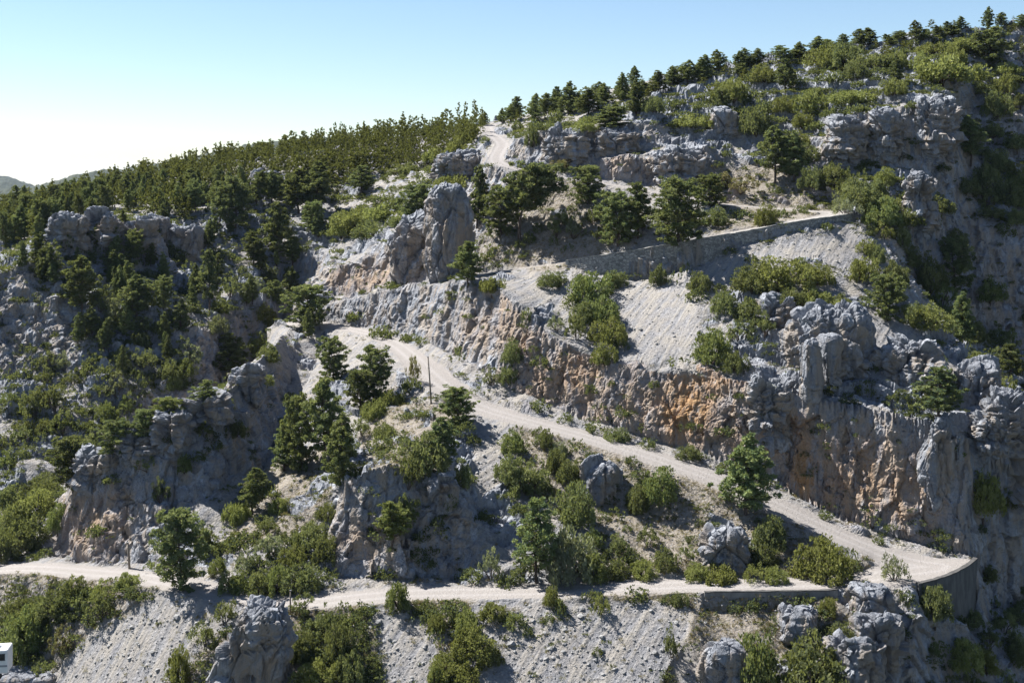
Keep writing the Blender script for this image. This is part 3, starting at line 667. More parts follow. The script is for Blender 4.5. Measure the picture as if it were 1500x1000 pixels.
# pines along the right hand skyline and on the grey cliff's rim
for u, vb, h, w in [(747,176,34,24),(762,176,36,22),(778,178,40,24),(795,172,38,26),(812,168,40,24),(832,166,52,34),(850,160,34,24),(864,166,58,34),(884,152,40,26),(893,188,50,42),(912,146,40,26),(930,172,50,30),(948,138,34,24),(965,132,36,26),(985,124,34,26),(1004,118,32,26),(1022,113,30,24),(1040,107,32,24),(1058,104,38,30),(1078,100,30,24),(1096,95,28,24),(1116,94,30,26),(1140,92,36,26),(1158,88,24,22),(1176,86,30,26),(1195,80,26,24),(1214,78,28,26),(1236,74,26,24),(1258,70,30,28),(1276,66,34,26),(1300,66,24,26),(1322,60,22,24),(1337,58,34,24),(1352,57,26,20),(1372,54,24,22),(1395,52,26,22),(1412,48,20,18),(1443,42,34,20),(1458,40,30,20),(1473,40,24,18),(1494,42,30,22),(925,128,30,22),(900,140,32,22),(875,145,34,24),(820,158,36,22),(787,166,34,20),(730,180,22,16),(716,182,24,16),(1085,108,26,22),(1030,120,26,24),(1150,98,24,24)]:
    u += rng.uniform(-7, 7); h *= rng.uniform(.5, 1.05)
    add_pine(u, vb - h, vb + 2, w * rng.uniform(.8, 1.15), ['cone', 'ragged', 'tall', 'cone'][int(rng.integers(4))], ['mid', 'dark', 'light'][int(rng.integers(3))])
# the wooded left slope: nearest and largest trees one by one, the rest of the wood as one mass
FOREST = [(-150,360),(-150,338),(0,316),(60,302),(130,287),(200,268),(330,240),(420,226),(480,216),(560,204),(650,190),(715,181),(700,212),(640,240),(590,256),(540,262),(490,290),(420,296),(330,308),(250,325),(180,310),(100,330),(60,352),(0,356)]
cand = []
for k in range(60000):
    u = rng.uniform(-150, 715); v = rng.uniform(180, 360)
    if not (inpoly(u, v, FOREST)): continue
    if any(abs(u - a) < 7.0 and abs(v - b) < 5.2 for a, b in cand): continue
    cand.append((u, v))
cand.sort(key=lambda c: -c[1])
far_v, far_f, far_n = [], [], 0
lowp = [(pine(300 + j, f, 16, 13, .75, .38)) for j, f in enumerate(('cone', 'ragged', 'round', 'cone'))]
def arr(me):
    a = np.empty(len(me.vertices) * 3, np.float32); me.vertices.foreach_get('co', a); return a.reshape(-1, 3).astype(float)
lowp = [arr(p[1]) for p in lowp]
nobj = 0
def far_pine(p, h, w):
    global far_n
    A = lowp[int(rng.integers(4))]; a = rng.uniform(0, 6.28); ca, sa = math.cos(a), math.sin(a)
    V = A @ np.array([[ca, sa, 0], [-sa, ca, 0], [0, 0, 1]]) * np.array([w / 5.6, w / 5.6, h / 10.]) + p
    far_v.append(V); far_f.append(np.arange(len(V)).reshape(-1, 4) + far_n); far_n += len(V)
for u, v in cand:
    p, _, _ = hit(u, v); clear = float(vnoise(np.array([[u / 40., v / 18., 0.]]), 91)[0])
    if v > 292 - max(0, u - 350) * .2 and clear > .42: continue
    h = rng.uniform(4.4, 7.8) * (1.1 if v > 255 else .92); w = h * rng.uniform(.34, .54)
    if v > 262 and rng.random() < .18: continue
    if nobj < 118 and 0 < u < 712 and rng.random() < .75:
        nobj += 1; m = p[1] / F
        add_pine(u, v - h / m, v, w / m, ['cone', 'ragged', 'round', 'ragged', 'tall'][int(rng.integers(5))], ['mid', 'light', 'mid', 'light'][int(rng.integers(4))], None, p)
    else: far_pine(p, h, w)
for k in range(130):      # stragglers and bushy pines along the right hand skyline
    u = rng.uniform(722, 1540); j = int(round((u - U0) / DU)); top = int(np.argmin(GV2[:, j])); p = P2[max(0, top - int(rng.integers(0, 26))), j]
    h = rng.uniform(1.4, 3.6) * (1.15 if u < 1000 else .9); far_pine(np.array([(u - CU) / F * p[1], p[1], p[2] - .2]), h, h * rng.uniform(.55, 1.1))
for k in range(84):      # single pines thinning out down the wild slope
    u = rng.uniform(10, 470); v = rng.uniform(330, 590 - max(0, u - 100) * .25)
    p, i, j = hit(u, v)
    if steep[i, j] > .8 or mscree[i, j] > .5: continue
    h = rng.uniform(4.2, 7.6); m = p[1] / F
    add_pine(u, v - h / m, v, h * rng.uniform(.32, .5) / m, ['cone', 'ragged', 'cone', 'tall'][int(rng.integers(4))], ['mid', 'mid', 'light', 'dark'][int(rng.integers(4))], None, p)
for k in range(420):      # the wood goes on over the crest and out of the picture
    u = rng.uniform(-210, 760); Y = rng.uniform(352, 372); x = (u - CU) / F * Y
    j = min(max(int(round((u - U0) / DU)), 0), NU - 1); z = np.interp(Y, P2[:, j, 1], P2[:, j, 2]); far_pine(np.array([x, Y, z]), rng.uniform(4.5, 7.5), rng.uniform(2.2, 3.6))
me = mesh('distant_pine_wood', np.concatenate(far_v), np.concatenate(far_f), M_LEAF); o = obj('distant_pine_wood', me); o.color = (*TINT['bright'], 1)
tag(o, 'dense wood of small pines covering the left skyline slope', 'wood', kind='stuff')

for a in [  # (u, foot row, width, height, form, tint, label)
 (832,845,88,82,'dome','grey','large grey green olive bush above the lower road'),
 (1203,848,84,62,'dome','bright','big yellow green bush in the fork of the two roads by the hairpin'),
 (968,732,64,50,'dome','green','dark green bush just under the upper branch road in mid slope'),
 (934,748,36,40,'dome','mid','small bush left below the dark green one in mid slope'),
 (845,766,62,62,'dome','mid','large rounded bush right above the olive bush'),
 (772,722,70,46,'dome','mid','wide bush in the middle of the slope under the tall pole'),
 (745,705,44,40,'dome','mid',None),(752,660,44,32,'dome','green',None),(815,690,34,36,'dome','mid',None),(800,655,24,26,'dome','mid',None),(836,705,40,34,'dome','mid',None),(820,668,26,24,'dome','grey',None),
 (620,690,66,60,'dome','mid','wide bush joined to the ragged pine below the tall pole'),(680,712,26,36,'dome','mid',None),(592,765,44,40,'dome','green',None),(660,745,22,22,'dome','grey',None),(598,715,40,46,'open','mid',None),
 (584,890,36,40,'dome','green','compact round bush standing on the outer edge of the lower road'),
 (808,885,24,30,'dome','bright',None),(822,900,20,26,'dome','bright',None),(805,912,18,16,'dome','bright',None),
 (860,440,64,44,'dome','green','wide bush under the left end of the stone wall'),(902,420,34,26,'dome','mid',None),(880,470,52,40,'dome','green',None),(893,504,50,40,'dome','bright','bright bush halfway down the bushy gully above the rusty cliff'),(885,535,34,32,'dome','bright','lowest bright bush of the gully at the rusty cliff rim'),(855,475,36,36,'dome','mid',None),(908,510,24,20,'dome','bright',None),(845,500,30,34,'open','mid',None),(815,485,28,26,'open','grey',None),(808,420,40,24,'dome','mid',None),(772,470,18,20,'dome','bright',None),(838,450,26,22,'dome','mid',None),
 (965,418,24,32,'dome','mid','small bush leaning on the foot of the stone wall'),(1003,410,18,22,'open','mid',None),(985,420,14,22,'tuft','brown',None),
 (1042,532,56,52,'dome','green','large bush at the lower right edge of the scree under the stone wall'),(1075,545,36,34,'dome','mid',None),(1025,425,36,30,'dome','mid',None),
 (1100,425,56,40,'dome','mid',None),(1140,428,84,50,'dome','bright','widest yellow green bush of the patch beneath the scree'),(1195,418,46,34,'dome','bright',None),(1192,450,58,32,'mat','bright',None),(1160,455,44,28,'dome','mid',None),(1232,455,40,28,'mat','mid',None),(1262,412,46,38,'dome','bright',None),(1272,372,28,24,'dome','bright',None),(1285,385,30,28,'dome','mid',None),(1100,470,44,36,'dome','mid',None),(1082,500,40,30,'open','mid',None),(1120,490,36,30,'open','mid',None),(1062,460,40,36,'dome','mid',None),
 (1310,420,38,40,'dome','mid',None),(1362,430,56,56,'dome','mid',None),(1360,485,60,40,'dome','bright',None),(1340,470,34,26,'dome','mid',None),(1400,490,30,26,'dome','bright',None),(1450,440,44,34,'dome','green',None),(1400,360,30,28,'dome','mid',None),(1320,360,30,34,'dome','mid',None),(1330,390,36,34,'dome','mid',None),
 (1292,330,56,44,'dome','green',None),(1258,300,64,40,'dome','mid',None),(1220,275,60,36,'dome','mid',None),(1330,330,44,28,'dome','green',None),(1375,312,50,30,'dome','mid',None),(1300,315,40,30,'dome','bright',None),(1190,278,40,34,'dome','mid',None),(1240,318,44,24,'tuft','grey','pale feathery bush at the right end of the stone wall'),(1122,330,34,34,'dome','bright','single rounded bush beside the track above the stone wall'),(1145,318,22,14,'mat','bright',None),(1085,318,30,14,'mat','mid',None),
 (1310,850,40,34,'tuft','grey','pale dry shrub at the edge of the hairpin rock'),(1264,872,24,20,'dome','mid',None),(1370,905,44,52,'dome','mid','dark bush in front of the curved hairpin wall'),(1447,850,30,22,'dome','mid','small pale topped bush right of the hairpin wall'),(1410,975,62,44,'dome','bright','bright bush on the rock rib below the hairpin wall'),(1445,985,36,34,'dome','bright',None),(1470,930,44,40,'open','mid',None),(1490,970,46,44,'dome','mid',None),(1365,960,24,22,'dome','bright',None),
 (1440,748,58,62,'dome','bright','bushy shrub clinging to the pale buttress at the right edge'),(1470,745,30,32,'dome','mid',None),
 (1106,1012,76,92,'dome','green','tall rounded bush left of the widest bush at the bottom edge'),(1190,1015,112,88,'dome','mid','widest bush at the bottom edge beneath the low concrete wall'),(1245,940,44,34,'dome','mid',None),(1268,935,36,36,'dome','mid',None),(1215,900,26,26,'dome','bright',None),(995,886,24,22,'dome','mid','small bush at the left end of the low concrete wall'),(1078,896,24,16,'dome','mid',None),(1100,894,22,14,'dome','bright',None),(1160,888,40,12,'tuft','mid',None),(982,965,24,46,'open','mid',None),
 (460,1005,66,42,'dome','bright',None),(440,965,40,44,'dome','mid',None),(498,965,40,60,'dome','mid',None),(515,1000,40,50,'dome','mid',None),(470,930,44,40,'open','mid',None),(440,900,36,30,'open','mid',None),
 (690,960,66,46,'dome','bright',None),(640,925,30,26,'dome','bright',None),(720,905,40,26,'dome','bright',None),(685,925,44,36,'dome','bright',None),(650,980,40,26,'dome','bright',None),(675,1005,60,40,'dome','bright','bright bush at the bottom edge in the middle'),(640,1000,30,34,'dome','bright',None),(750,920,26,24,'tuft','bright',None),(775,930,20,14,'dome','bright',None),(880,900,36,24,'tuft','bright',None),(720,970,34,30,'dome','mid',None),
 (262,1000,40,60,'dome','bright','yellowish bush left of the dark foreground crag'),(300,945,40,36,'tuft','mid',None),(330,915,36,34,'tuft','mid',None),
 (345,868,40,36,'dome','green',None),(380,868,44,38,'dome','mid',None),(410,868,44,44,'dome','green',None),(445,866,50,42,'dome','mid',None),(360,840,40,30,'open','grey',None),(320,838,30,24,'dome','green',None),(430,825,36,30,'dome','bright',None),(455,800,50,36,'dome','mid',None),(478,820,40,40,'dome','mid',None),(398,815,44,30,'open','grey',None),(300,808,30,36,'dome','mid',None),(348,765,36,34,'mat','bright',None),(410,750,30,24,'dome','bright',None),(478,760,34,26,'dome','mid',None),(392,785,30,26,'open','mid',None),(222,838,20,16,'tuft','bright',None),
 (40,950,70,60,'dome','green','leafy green bush in front of the white motorhome'),(50,920,60,40,'dome','green',None),(20,915,50,40,'dome','mid',None),(85,900,50,40,'dome','mid',None),(110,880,44,34,'open','mid',None),(150,880,40,30,'open','bright',None),(185,862,36,26,'dome','bright',None),(150,905,40,34,'open','mid',None),(20,985,56,40,'dome','green',None),(90,960,30,40,'open','brown',None),(60,1000,44,34,'tuft','mid',None),(120,905,34,26,'open','mid',None),
 (20,790,60,56,'dome','mid',None),(55,760,64,46,'dome','bright','bright bush in the valley left of the buttress'),(10,745,50,36,'dome','mid',None),(70,735,50,34,'dome','mid',None),(85,775,36,40,'dome','green',None),(40,800,56,44,'dome','dark',None),(5,822,40,50,'dome','dark',None),(60,722,40,30,'dome','mid',None),
 (270,692,24,28,'dome','green','small bush on the dark face between buttress and gully'),(345,640,36,28,'dome','dark',None),(215,690,30,24,'open','mid',None),(235,735,26,36,'open','mid',None),(395,530,36,30,'dome','mid',None),(330,600,30,24,'dome','mid',None),(380,565,36,26,'dome','mid',None),(300,640,30,24,'open','mid',None),
 (395,500,50,40,'dome','bright',None),(375,520,44,34,'dome','bright',None),(385,470,36,30,'dome','bright',None),
 (570,590,34,24,'mat','bright',None),(550,610,40,28,'mat','bright',None),(600,575,26,20,'mat','bright',None),(565,640,36,22,'mat','mid',None),(585,650,26,18,'tuft','bright',None),(530,640,30,24,'tuft','mid',None),
 (560,845,24,20,'tuft','brown',None),(720,850,34,40,'open','grey',None),(762,855,36,36,'open','mid',None),(740,858,30,18,'mat','bright',None),(868,850,50,40,'dome','bright',None),(900,848,40,30,'dome','mid',None),(905,815,36,30,'open','mid',None),(870,800,30,28,'dome','green',None),(940,845,44,28,'dome','bright',None),(975,832,40,34,'dome','mid',None),(950,800,36,34,'open','mid',None),(1020,848,40,26,'dome','bright',None),(1060,850,50,28,'mat','bright',None),(1100,852,34,28,'tuft','bright',None),(1135,853,34,26,'dome','bright',None),(1008,820,30,26,'open','mid',None),(1130,800,50,50,'dome','dark',None),(1120,830,40,36,'dome','dark',None),(1244,830,24,24,'open','mid',None),
 (660,280,46,26,'mat','bright','low green bush capping the rock tower'),(640,300,30,20,'mat','bright',None),(560,320,60,24,'mat','bright',None),(520,330,70,26,'mat','bright',None),(590,330,40,22,'mat','mid',None),(500,345,40,20,'mat','bright',None),(540,350,50,30,'dome','mid',None),(670,225,44,24,'mat','bright',None),(690,205,40,24,'mat','bright',None),(640,235,44,22,'mat','bright',None),(600,255,44,20,'mat','mid',None),
 (855,195,40,22,'dome','bright','rounded bush on the rim of the grey upper cliff'),(780,215,20,36,'dome','mid',None),(815,180,24,20,'dome','mid',None),(1108,196,42,44,'dome','mid','large dark bush right of the grey boulder above the upper cliff'),(1165,215,40,26,'mat','bright',None),(1180,240,36,30,'dome','mid',None),(1175,190,30,22,'dome','bright',None),(1380,125,96,40,'mat','bright','biggest flat green cushion on the summit slope'),(1460,170,40,40,'dome','mid',None),(1475,140,36,30,'dome','bright',None),(1440,290,50,50,'dome','dark',None),(1480,300,46,40,'dome','mid',None),(1460,250,40,34,'dome','mid',None),
 (885,355,30,36,'open','mid',None),(840,350,30,30,'open','grey',None),(815,345,36,34,'open','mid',None),(870,330,30,24,'tuft','mid',None),(1010,335,40,36,'dome','mid',None),(1050,330,36,30,'dome','mid',None),(1060,275,40,24,'dome','brown',None),(1085,285,44,26,'open','brown',None),(805,265,26,20,'open','mid',None),(820,250,40,16,'tuft','brown',None),
 (760,640,20,14,'tuft','mid',None),(606,562,22,36,'tuft','brown',None),(670,535,20,20,'tuft','mid',None),(720,565,30,30,'open','grey',None),(745,560,30,26,'dome','mid',None),(750,530,30,34,'dome','mid','bush tucked in the corner where the fluted cliff meets the road'),(560,495,30,18,'mat','bright',None),(600,500,36,16,'mat','mid',None),(700,580,20,16,'tuft','mid',None),(520,470,30,14,'mat','mid',None),(720,425,36,22,'mat','bright',None),(580,420,40,12,'mat','bright',None)]:
    add_shrub(*a[:7])
for u, v, w in [(1430,140,34),(1455,205,36),(1490,220,40),(1470,255,36),(1495,160,34),(1440,265,40),(1415,285,44),(1490,330,40),(1470,345,30),(1425,200,30),(1450,320,34),(870,634,30),(905,645,34),(950,657,26),(1010,672,36),(1060,692,30),(830,618,24),(790,603,30),(1120,715,26),(1290,797,22),(1210,762,24)]: add_shrub(u, v, w, w * .6, 'dome', 'mid')

# bushes nobody pointed at one by one: scattered where the slopes carry them
NAMED_AT = [(r_['u'], r_['v']) for r_ in PLANTS] + [(a[0], a[1]) for a in SHRUB_LIST]
WILD = [ # polygon, how many, size range in photo px, forms, tints
 ([(0,500),(60,540),(150,440),(330,400),(420,420),(400,520),(300,570),(160,640),(100,700),(0,700)],74,(20,40),('dome','open','open','tuft'),('mid','grey','mid','green','dark')),
 ([(0,350),(200,320),(480,280),(520,330),(440,420),(250,400),(120,430),(0,420)],26,(16,30),('dome','mat','open'),('mid','bright')),
 ([(960,110),(1480,50),(1500,130),(1380,120),(1200,190),(980,190)],52,(24,60),('mat','mat','dome'),('bright','bright','mid')),
 ([(740,190),(960,130),(960,170),(760,200)],12,(20,36),('mat','dome'),('bright','mid')),
 ([(1220,270),(1500,260),(1500,620),(1440,560),(1330,400)],34,(22,44),('dome','open','open'),('mid','mid','green','bright','grey')),
 ([(1060,400),(1330,470),(1460,600),(1330,600),(1100,540)],26,(16,32),('dome','open','mat'),('mid','bright')),
 ([(480,300),(640,250),(690,250),(600,330),(480,380)],16,(20,40),('mat','mat','dome'),('bright','mid')),
 ([(700,640),(900,690),(1040,760),(1060,840),(820,840),(760,760)],22,(12,26),('open','tuft','dome'),('mid','grey','brown')),
 ([(440,900),(900,890),(900,1000),(440,1000)],24,(12,26),('tuft','open','dome'),('bright','mid','brown')),
 ([(1430,860),(1500,840),(1500,1010),(1340,1010)],12,(20,40),('dome','open'),('mid','dark')),
 ([(740,270),(900,280),(1000,340),(820,380),(700,390)],16,(14,28),('open','tuft','dome'),('mid','grey','brown'))]
for poly, n, (a, b), forms, tints in WILD:
    xs = [p[0] for p in poly]; ysv = [p[1] for p in poly]; k = 0; tr = 0
    while k < n and tr < n * 30:
        tr += 1; u = rng.uniform(min(xs), max(xs)); v = rng.uniform(min(ysv), max(ysv))
        if not inpoly(u, v, poly): continue
        p, i, j = hit(u, v)
        if road[i, j] > .05 or mscree[i, j] > .5 or steep[i, j] > .75: continue
        w = rng.uniform(a, b)
        if any(abs(u - x) < w * .55 and abs(v - y) < w * .35 for x, y in NAMED_AT): continue
        NAMED_AT.append((u, v)); k += 1; f = forms[int(rng.integers(len(forms)))]
        add_shrub(u, v, w, w * {'dome': .75, 'mat': .36, 'open': .85, 'tuft': .8}[f], f, tints[int(rng.integers(len(tints)))], None, p)
wgt_vis = (GU > -60) & (GU < 1560) & (GY < 380) & (GV2 < 1030) & (GV2 <= np.minimum.accumulate(GV2, 0) + 12)
green = zone([FOREST,[(960,110),(1500,40),(1500,330),(1230,300),(1180,190),(980,190)],[(740,190),(960,120),(960,175),(760,200)],[(0,330),(330,260),(640,200),(700,200),(640,300),(480,360),(330,420),(0,560)],[(0,480),(400,440),(420,520),(160,650),(0,710)],[(0,845),(210,855),(170,930),(60,1000),(0,1000)],[(480,300),(700,190),(720,230),(600,330)],[(440,900),(880,890),(860,1000),(440,1000)],[(1060,390),(1340,420),(1500,640),(1500,330),(1250,250)],[(300,780),(480,760),(480,860),(310,860)],[(0,700),(90,720),(80,820),(0,830)]], 8)
def scatter(prob, n):
    p = (prob * wgt_vis).ravel(); p = p / p.sum(); k = rng.choice(p.size, n, replace=False, p=p); return k
off_road = (1 - sstep(.0, .12, road))
mot = sstep(-.1, .25, fbm(flat / np.array([6., 6., 3.]), 3, 77).reshape(GU.shape))
base_p = off_road * (1 - .93 * steep) * (1 - .96 * mscree)
wild_p = off_road * (1 - .62 * steep) * (1 - .97 * mscree) * (.5 * WILDL + .9 * green + .45 * outc + .35 * msoil + .12) * sstep(-.25, .15, fbm(flat / np.array([8., 8., 4.]), 3, 78).reshape(GU.shape))
grow_shrubs()

# low scrub, dry grass and loose stones, too many to count
def stuffmesh(name, base, pts, sx, sz, mat, tint, label, cat, sink=.03):
    V0, F0 = base[0], base[1]; vs = []; n = len(V0)
    a = rng.uniform(0, 6.283, len(pts)); ca, sa = np.cos(a), np.sin(a)
    pick = rng.integers(len(V0), size=len(pts)); out = []; fo = []; off = 0
    for k in range(len(pts)):
        v = V0[pick[k]]; X = v[:, 0] * ca[k] - v[:, 1] * sa[k]; Yy = v[:, 0] * sa[k] + v[:, 1] * ca[k]
        out.append(np.stack([X * sx[k], Yy * sx[k], v[:, 2] * sz[k] - sink], 1) + pts[k]); fo.append(F0[pick[k]] + off); off += len(v)
    o = obj(name, mesh(name, np.concatenate(out), np.concatenate(fo), mat)); o.color = (*TINT.get(tint, (.2, .2, .2)), 1) if isinstance(tint, str) else (*tint, 1)
    return tag(o, label, cat, kind='stuff')
def tufts(seed, m, n, ln, wd, h):
    r = np.random.default_rng(seed); C = np.stack([r.normal(size=m) * .45, r.normal(size=m) * .45, r.uniform(.05, .5, m) * h], 1)
    return leaves(C, r.uniform(.28, .42, m), n, ln, wd, .6, .8, r)
tb = [tufts(400 + j, 7, 11, .34, .20, .9) for j in range(4)]; tb = ([t[0] for t in tb], [t[1] for t in tb])
gb = [tufts(420 + j, 4, 9, .75, .07, .7) for j in range(3)]; gb = ([t[0] for t in gb], [t[1] for t in gb])
for nm, tint, n, ex, s0, s1, hz_, lab in (
   ('green_scrub', 'mid', 7000, green * 1.0 + .10 + .12 * msoil, .3, .95, .75, 'olive green low scrub spread over all the rocky slopes'),
   ('yellow_scrub', 'bright', 4600, green * sstep(420, 250, GV) * 1.2 + .35 * green + .06, .35, 1.15, .5, 'yellow green cushion scrub on the sunny slopes'),
   ('grey_scrub', 'grey', 1700, .3 * msoil + .12 + .2 * green, .25, .7, .8, 'grey green scrub on the stony slopes')):
    k = scatter(base_p * ex * (mot if tint != 'grey' else 1), n); s = rng.uniform(s0, s1, n) * (.75 + .5 * (GY.ravel()[k] > 230))
    stuffmesh(nm, tb, fl2[k], s, s * hz_ * rng.uniform(.7, 1.3, n), M_LEAF, tint, lab, 'scrub')
verge = sstep(.02, .2, blur(road, 14)) * off_road
k = scatter((verge * 1.5 + msoil * .8 + .06) * off_road * (1 - .95 * steep) * (1 - .85 * mscree), 4200); s = rng.uniform(.25, .65, len(k))
stuffmesh('dry_grass', gb, fl2[k], s, s * rng.uniform(.7, 1.3, len(k)), M_LEAF, (.27, .21, .115), 'straw coloured dry grass along the dirt road edges', 'dry grass')
def ico(seed):
    r = np.random.default_rng(seed); t = (1 + 5 ** .5) / 2
    V = np.array([(-1,t,0),(1,t,0),(-1,-t,0),(1,-t,0),(0,-1,t),(0,1,t),(0,-1,-t),(0,1,-t),(t,0,-1),(t,0,1),(-t,0,-1),(-t,0,1)]) / 1.9
    Fc = np.array([(0,11,5),(0,5,1),(0,1,7),(0,7,10),(0,10,11),(1,5,9),(5,11,4),(11,10,2),(10,7,6),(7,1,8),(3,9,4),(3,4,2),(3,2,6),(3,6,8),(3,8,9),(4,9,5),(2,4,11),(6,2,10),(8,6,7),(9,8,1)])
    return V * r.uniform(.65, 1.3, (12, 1)) * np.array([1, 1, .7]), Fc
ib = [ico(500 + j) for j in range(6)]; ib = ([t[0] for t in ib], [t[1] for t in ib])
M_PEB = simple('loose limestone', (.19, .186, .18), (.34, .33, .32), 1.5, .9)
k = scatter((mscree * 1.3 + outc * (1 - steep) * .25 + msoil * .5 + .08 + verge * .5) * off_road * (1 - .9 * steep), 9000); s = .085 * np.exp(rng.normal(size=len(k)) * .6); s = np.minimum(s, .55)
stuffmesh('loose_stones', ib, fl2[k], s, s, M_PEB, (.3, .3, .3), 'pale loose limestone stones strewn over scree and slopes', 'stones', 0.)

# ------------------------------------------------------------------ rocks that stand by themselves
def rock_mesh(name, d, seed, expo=.75, nu=150, nv=110, amp=.5, taper=0., tall=1.4, lean=(0, 0), stain_=.0, jag=0.):
    """a weathered limestone block d = (x, y, z) metres, its foot at 0"""
    a = np.linspace(0, 2 * math.pi, nu, endpoint=False); t = np.linspace(-math.pi / 2, math.pi / 2, nv)
    sg = lambda x, e: np.sign(x) * np.abs(x) ** e
    A, T = np.meshgrid(a, t)
    X = sg(np.cos(T), expo) * sg(np.cos(A), expo); Y = sg(np.cos(T), expo) * sg(np.sin(A), expo); Z = sg(np.sin(T), expo)
    zf = (Z + 1) / 2; k = 1 - taper * zf
    P = np.stack([X * k * d[0] / 2 + lean[0] * zf, Y * k * d[1] / 2 + lean[1] * zf, zf * d[2]], -1)
    if jag: P[..., 2] += zf * jag * d[2] * fbm(np.stack([P[..., 0].ravel() / (d[0] * .28) + seed, P[..., 1].ravel() / (d[1] * .4), 0 * P[..., 0].ravel()], 1), 3, seed).reshape(X.shape)
    n = np.stack([X, Y, Z], -1); n /= np.linalg.norm(n, axis=-1, keepdims=True) + 1e-9
    q = P.reshape(-1, 3) + seed * 13.7; h, tn = blocks(q, tall); sc_ = min(1., min(d) / 3.)
    dd = amp * sc_ * (h * 1.55 + .5 * fbm(q / np.array([4., 4., 6.]) / max(sc_, .35), 2, seed + 1) + .10 * fbm(q / .4, 2, seed + 3))
    P = P + n * dd.reshape(X.shape)[..., None]
    I = np.arange(nu * nv).reshape(nv, nu); J = np.roll(I, -1, 1)
    Q = np.stack([I[:-1], J[:-1], J[1:], I[1:]], -1).reshape(-1, 4)
    stp = 1 - sstep(.5, .8, np.abs(n[..., 2]))
    return mesh(name, P.reshape(-1, 3), Q, M_ROCK, False, dict(tint=tn, steep=stp, stain=np.full(X.size, stain_) * stp.ravel()))
ROCKS = []
def rock(name, label, cat, u, vt, vb, w, dep=.8, seed=1, sink=.25, base=None, rz=0., group=None, **kw):
    p = hit(u, vb)[0] if base is None else base; m = p[1] / F; H_ = (vb - vt) * m / (1 - sink * .8)
    d = (w * m, w * m * dep, H_)
    o = obj(name, rock_mesh(name, d, seed, **kw)); y = p[1] + d[1] * .3
    o.location = (p[0] * y / p[1], y, p[2] - H_ * sink * .8); o.rotation_euler = (0, 0, rz); tag(o, label, cat, group)
    ROCKS.append(dict(o=o, u=u, v=vb, label=label, px=vb - vt)); return o
rock('rock_tower', 'tall rounded grey rock tower rising between ledge road and forest', 'rock', 655, 272, 408, 64, .9, 3, .12, rz=.6, expo=.7, amp=.7, taper=-.05, tall=1.8, stain_=.1)
rock('rock_buttress', 'sloping grey rock slab leaning against the left side of the rock tower', 'rock', 600, 322, 405, 70, .8, 4, .15, expo=.7, amp=1.0, lean=(2.5, 0), tall=1.5, stain_=.05)
rock('rock_pinnacle', 'squarer right hand rock pinnacle of the pair on the cliff top', 'rock', 1215, 497, 566, 31, .9, 5, .1, rz=.35, expo=.4, amp=.38, tall=1.3, base=None)
rock('rock_pinnacle', 'left hand rock pinnacle with split top on the cliff top', 'rock', 1188, 495, 585, 29, .9, 6, .1, rz=.2, expo=.45, amp=.4, tall=1.3)
rock('rock_pillar', 'round topped rock pillar at the right end of the brown cliff', 'rock', 1366, 612, 740, 44, .8, 7, .1, expo=.7, amp=.7, lean=(1.2, 0), tall=2.4, taper=.1)
rock('rock_dome', 'broad domed grey outcrop behind the pair of rock pinnacles', 'rock', 1214, 455, 545, 136, .7, 8, .4, expo=.9, amp=.9)
rock('rock_buttress', 'pale layered rock buttress at the right edge of the view', 'rock', 1472, 578, 780, 84, .7, 9, .1, expo=.6, amp=1.1, lean=(1, 1.5), tall=.9)
rock('foreground_crag', 'dark jagged crag rising in front of the lower road', 'crag', 350, 892, 1040, 104, .5, 10, .08, expo=.55, amp=1.2, taper=.4, lean=(3.0, -2.0), jag=.28, tall=1.8)
rock('crag_spur', 'small pointed crag spur right of the dark jagged crag', 'crag', 412, 896, 1000, 38, .8, 11, .1, expo=.7, amp=.6, taper=.5, jag=.3, tall=1.8)
rock('pale_boulder', 'big pale rounded boulder left of the bushes at the bottom edge', 'boulder', 1062, 944, 1015, 72, .9, 12, .15, expo=.8, amp=.5)
rock('pale_boulder', 'pale flat boulder cut off by the bottom left corner', 'boulder', 48, 988, 1012, 100, .6, 13, .1, expo=.7, amp=.3)
rock('boulder', 'square grey boulder on the green slope above the upper cliff', 'boulder', 1062, 166, 200, 46, .9, 14, .2, expo=.6, amp=.5)
rock('boulder', 'dark hollowed boulder below the low concrete wall', 'boulder', 1168, 902, 935, 50, .9, 15, .2, expo=.8, amp=.8)
rock('outcrop', 'lit rock outcrop under the lone roadside pine', 'outcrop', 1062, 775, 832, 70, .9, 16, .3, expo=.75, amp=.9)
rock('boulder', 'grey block in mid slope right of the large rounded bush', 'boulder', 880, 680, 735, 52, .9, 17, .3, expo=.6, amp=.6)
rock('outcrop', 'layered grey outcrop beside the winding upper path', 'outcrop', 672, 225, 272, 70, 1.0, 18, .3, expo=.7, amp=.8, tall=.7)
rock('outcrop', 'grey outcrop under the dark pine clump of the left slope', 'outcrop', 388, 250, 288, 44, .9, 19, .2, expo=.6, amp=.6)
rock('outcrop', 'squarish grey outcrop in the middle of the left slope', 'outcrop', 272, 332, 380, 60, .9, 20, .25, expo=.65, amp=.7)
rock('outcrop', 'small grey block left above the squarish outcrop of the left slope', 'outcrop', 232, 315, 350, 34, .9, 21, .25, expo=.6, amp=.5)
rock('outcrop', 'lit rock ribs on the slope below the hairpin wall', 'outcrop', 1285, 905, 985, 66, .9, 23, .3, expo=.7, amp=1.1, tall=1.8)
rock('outcrop', 'white topped outcrop just below the hairpin shrub', 'outcrop', 1278, 866, 908, 70, .8, 24, .4, expo=.7, amp=.7)
rock('outcrop', 'large pale outcrop lower left of the hairpin wall ribs', 'outcrop', 1250, 935, 1015, 80, .9, 25, .35, expo=.75, amp=1.)
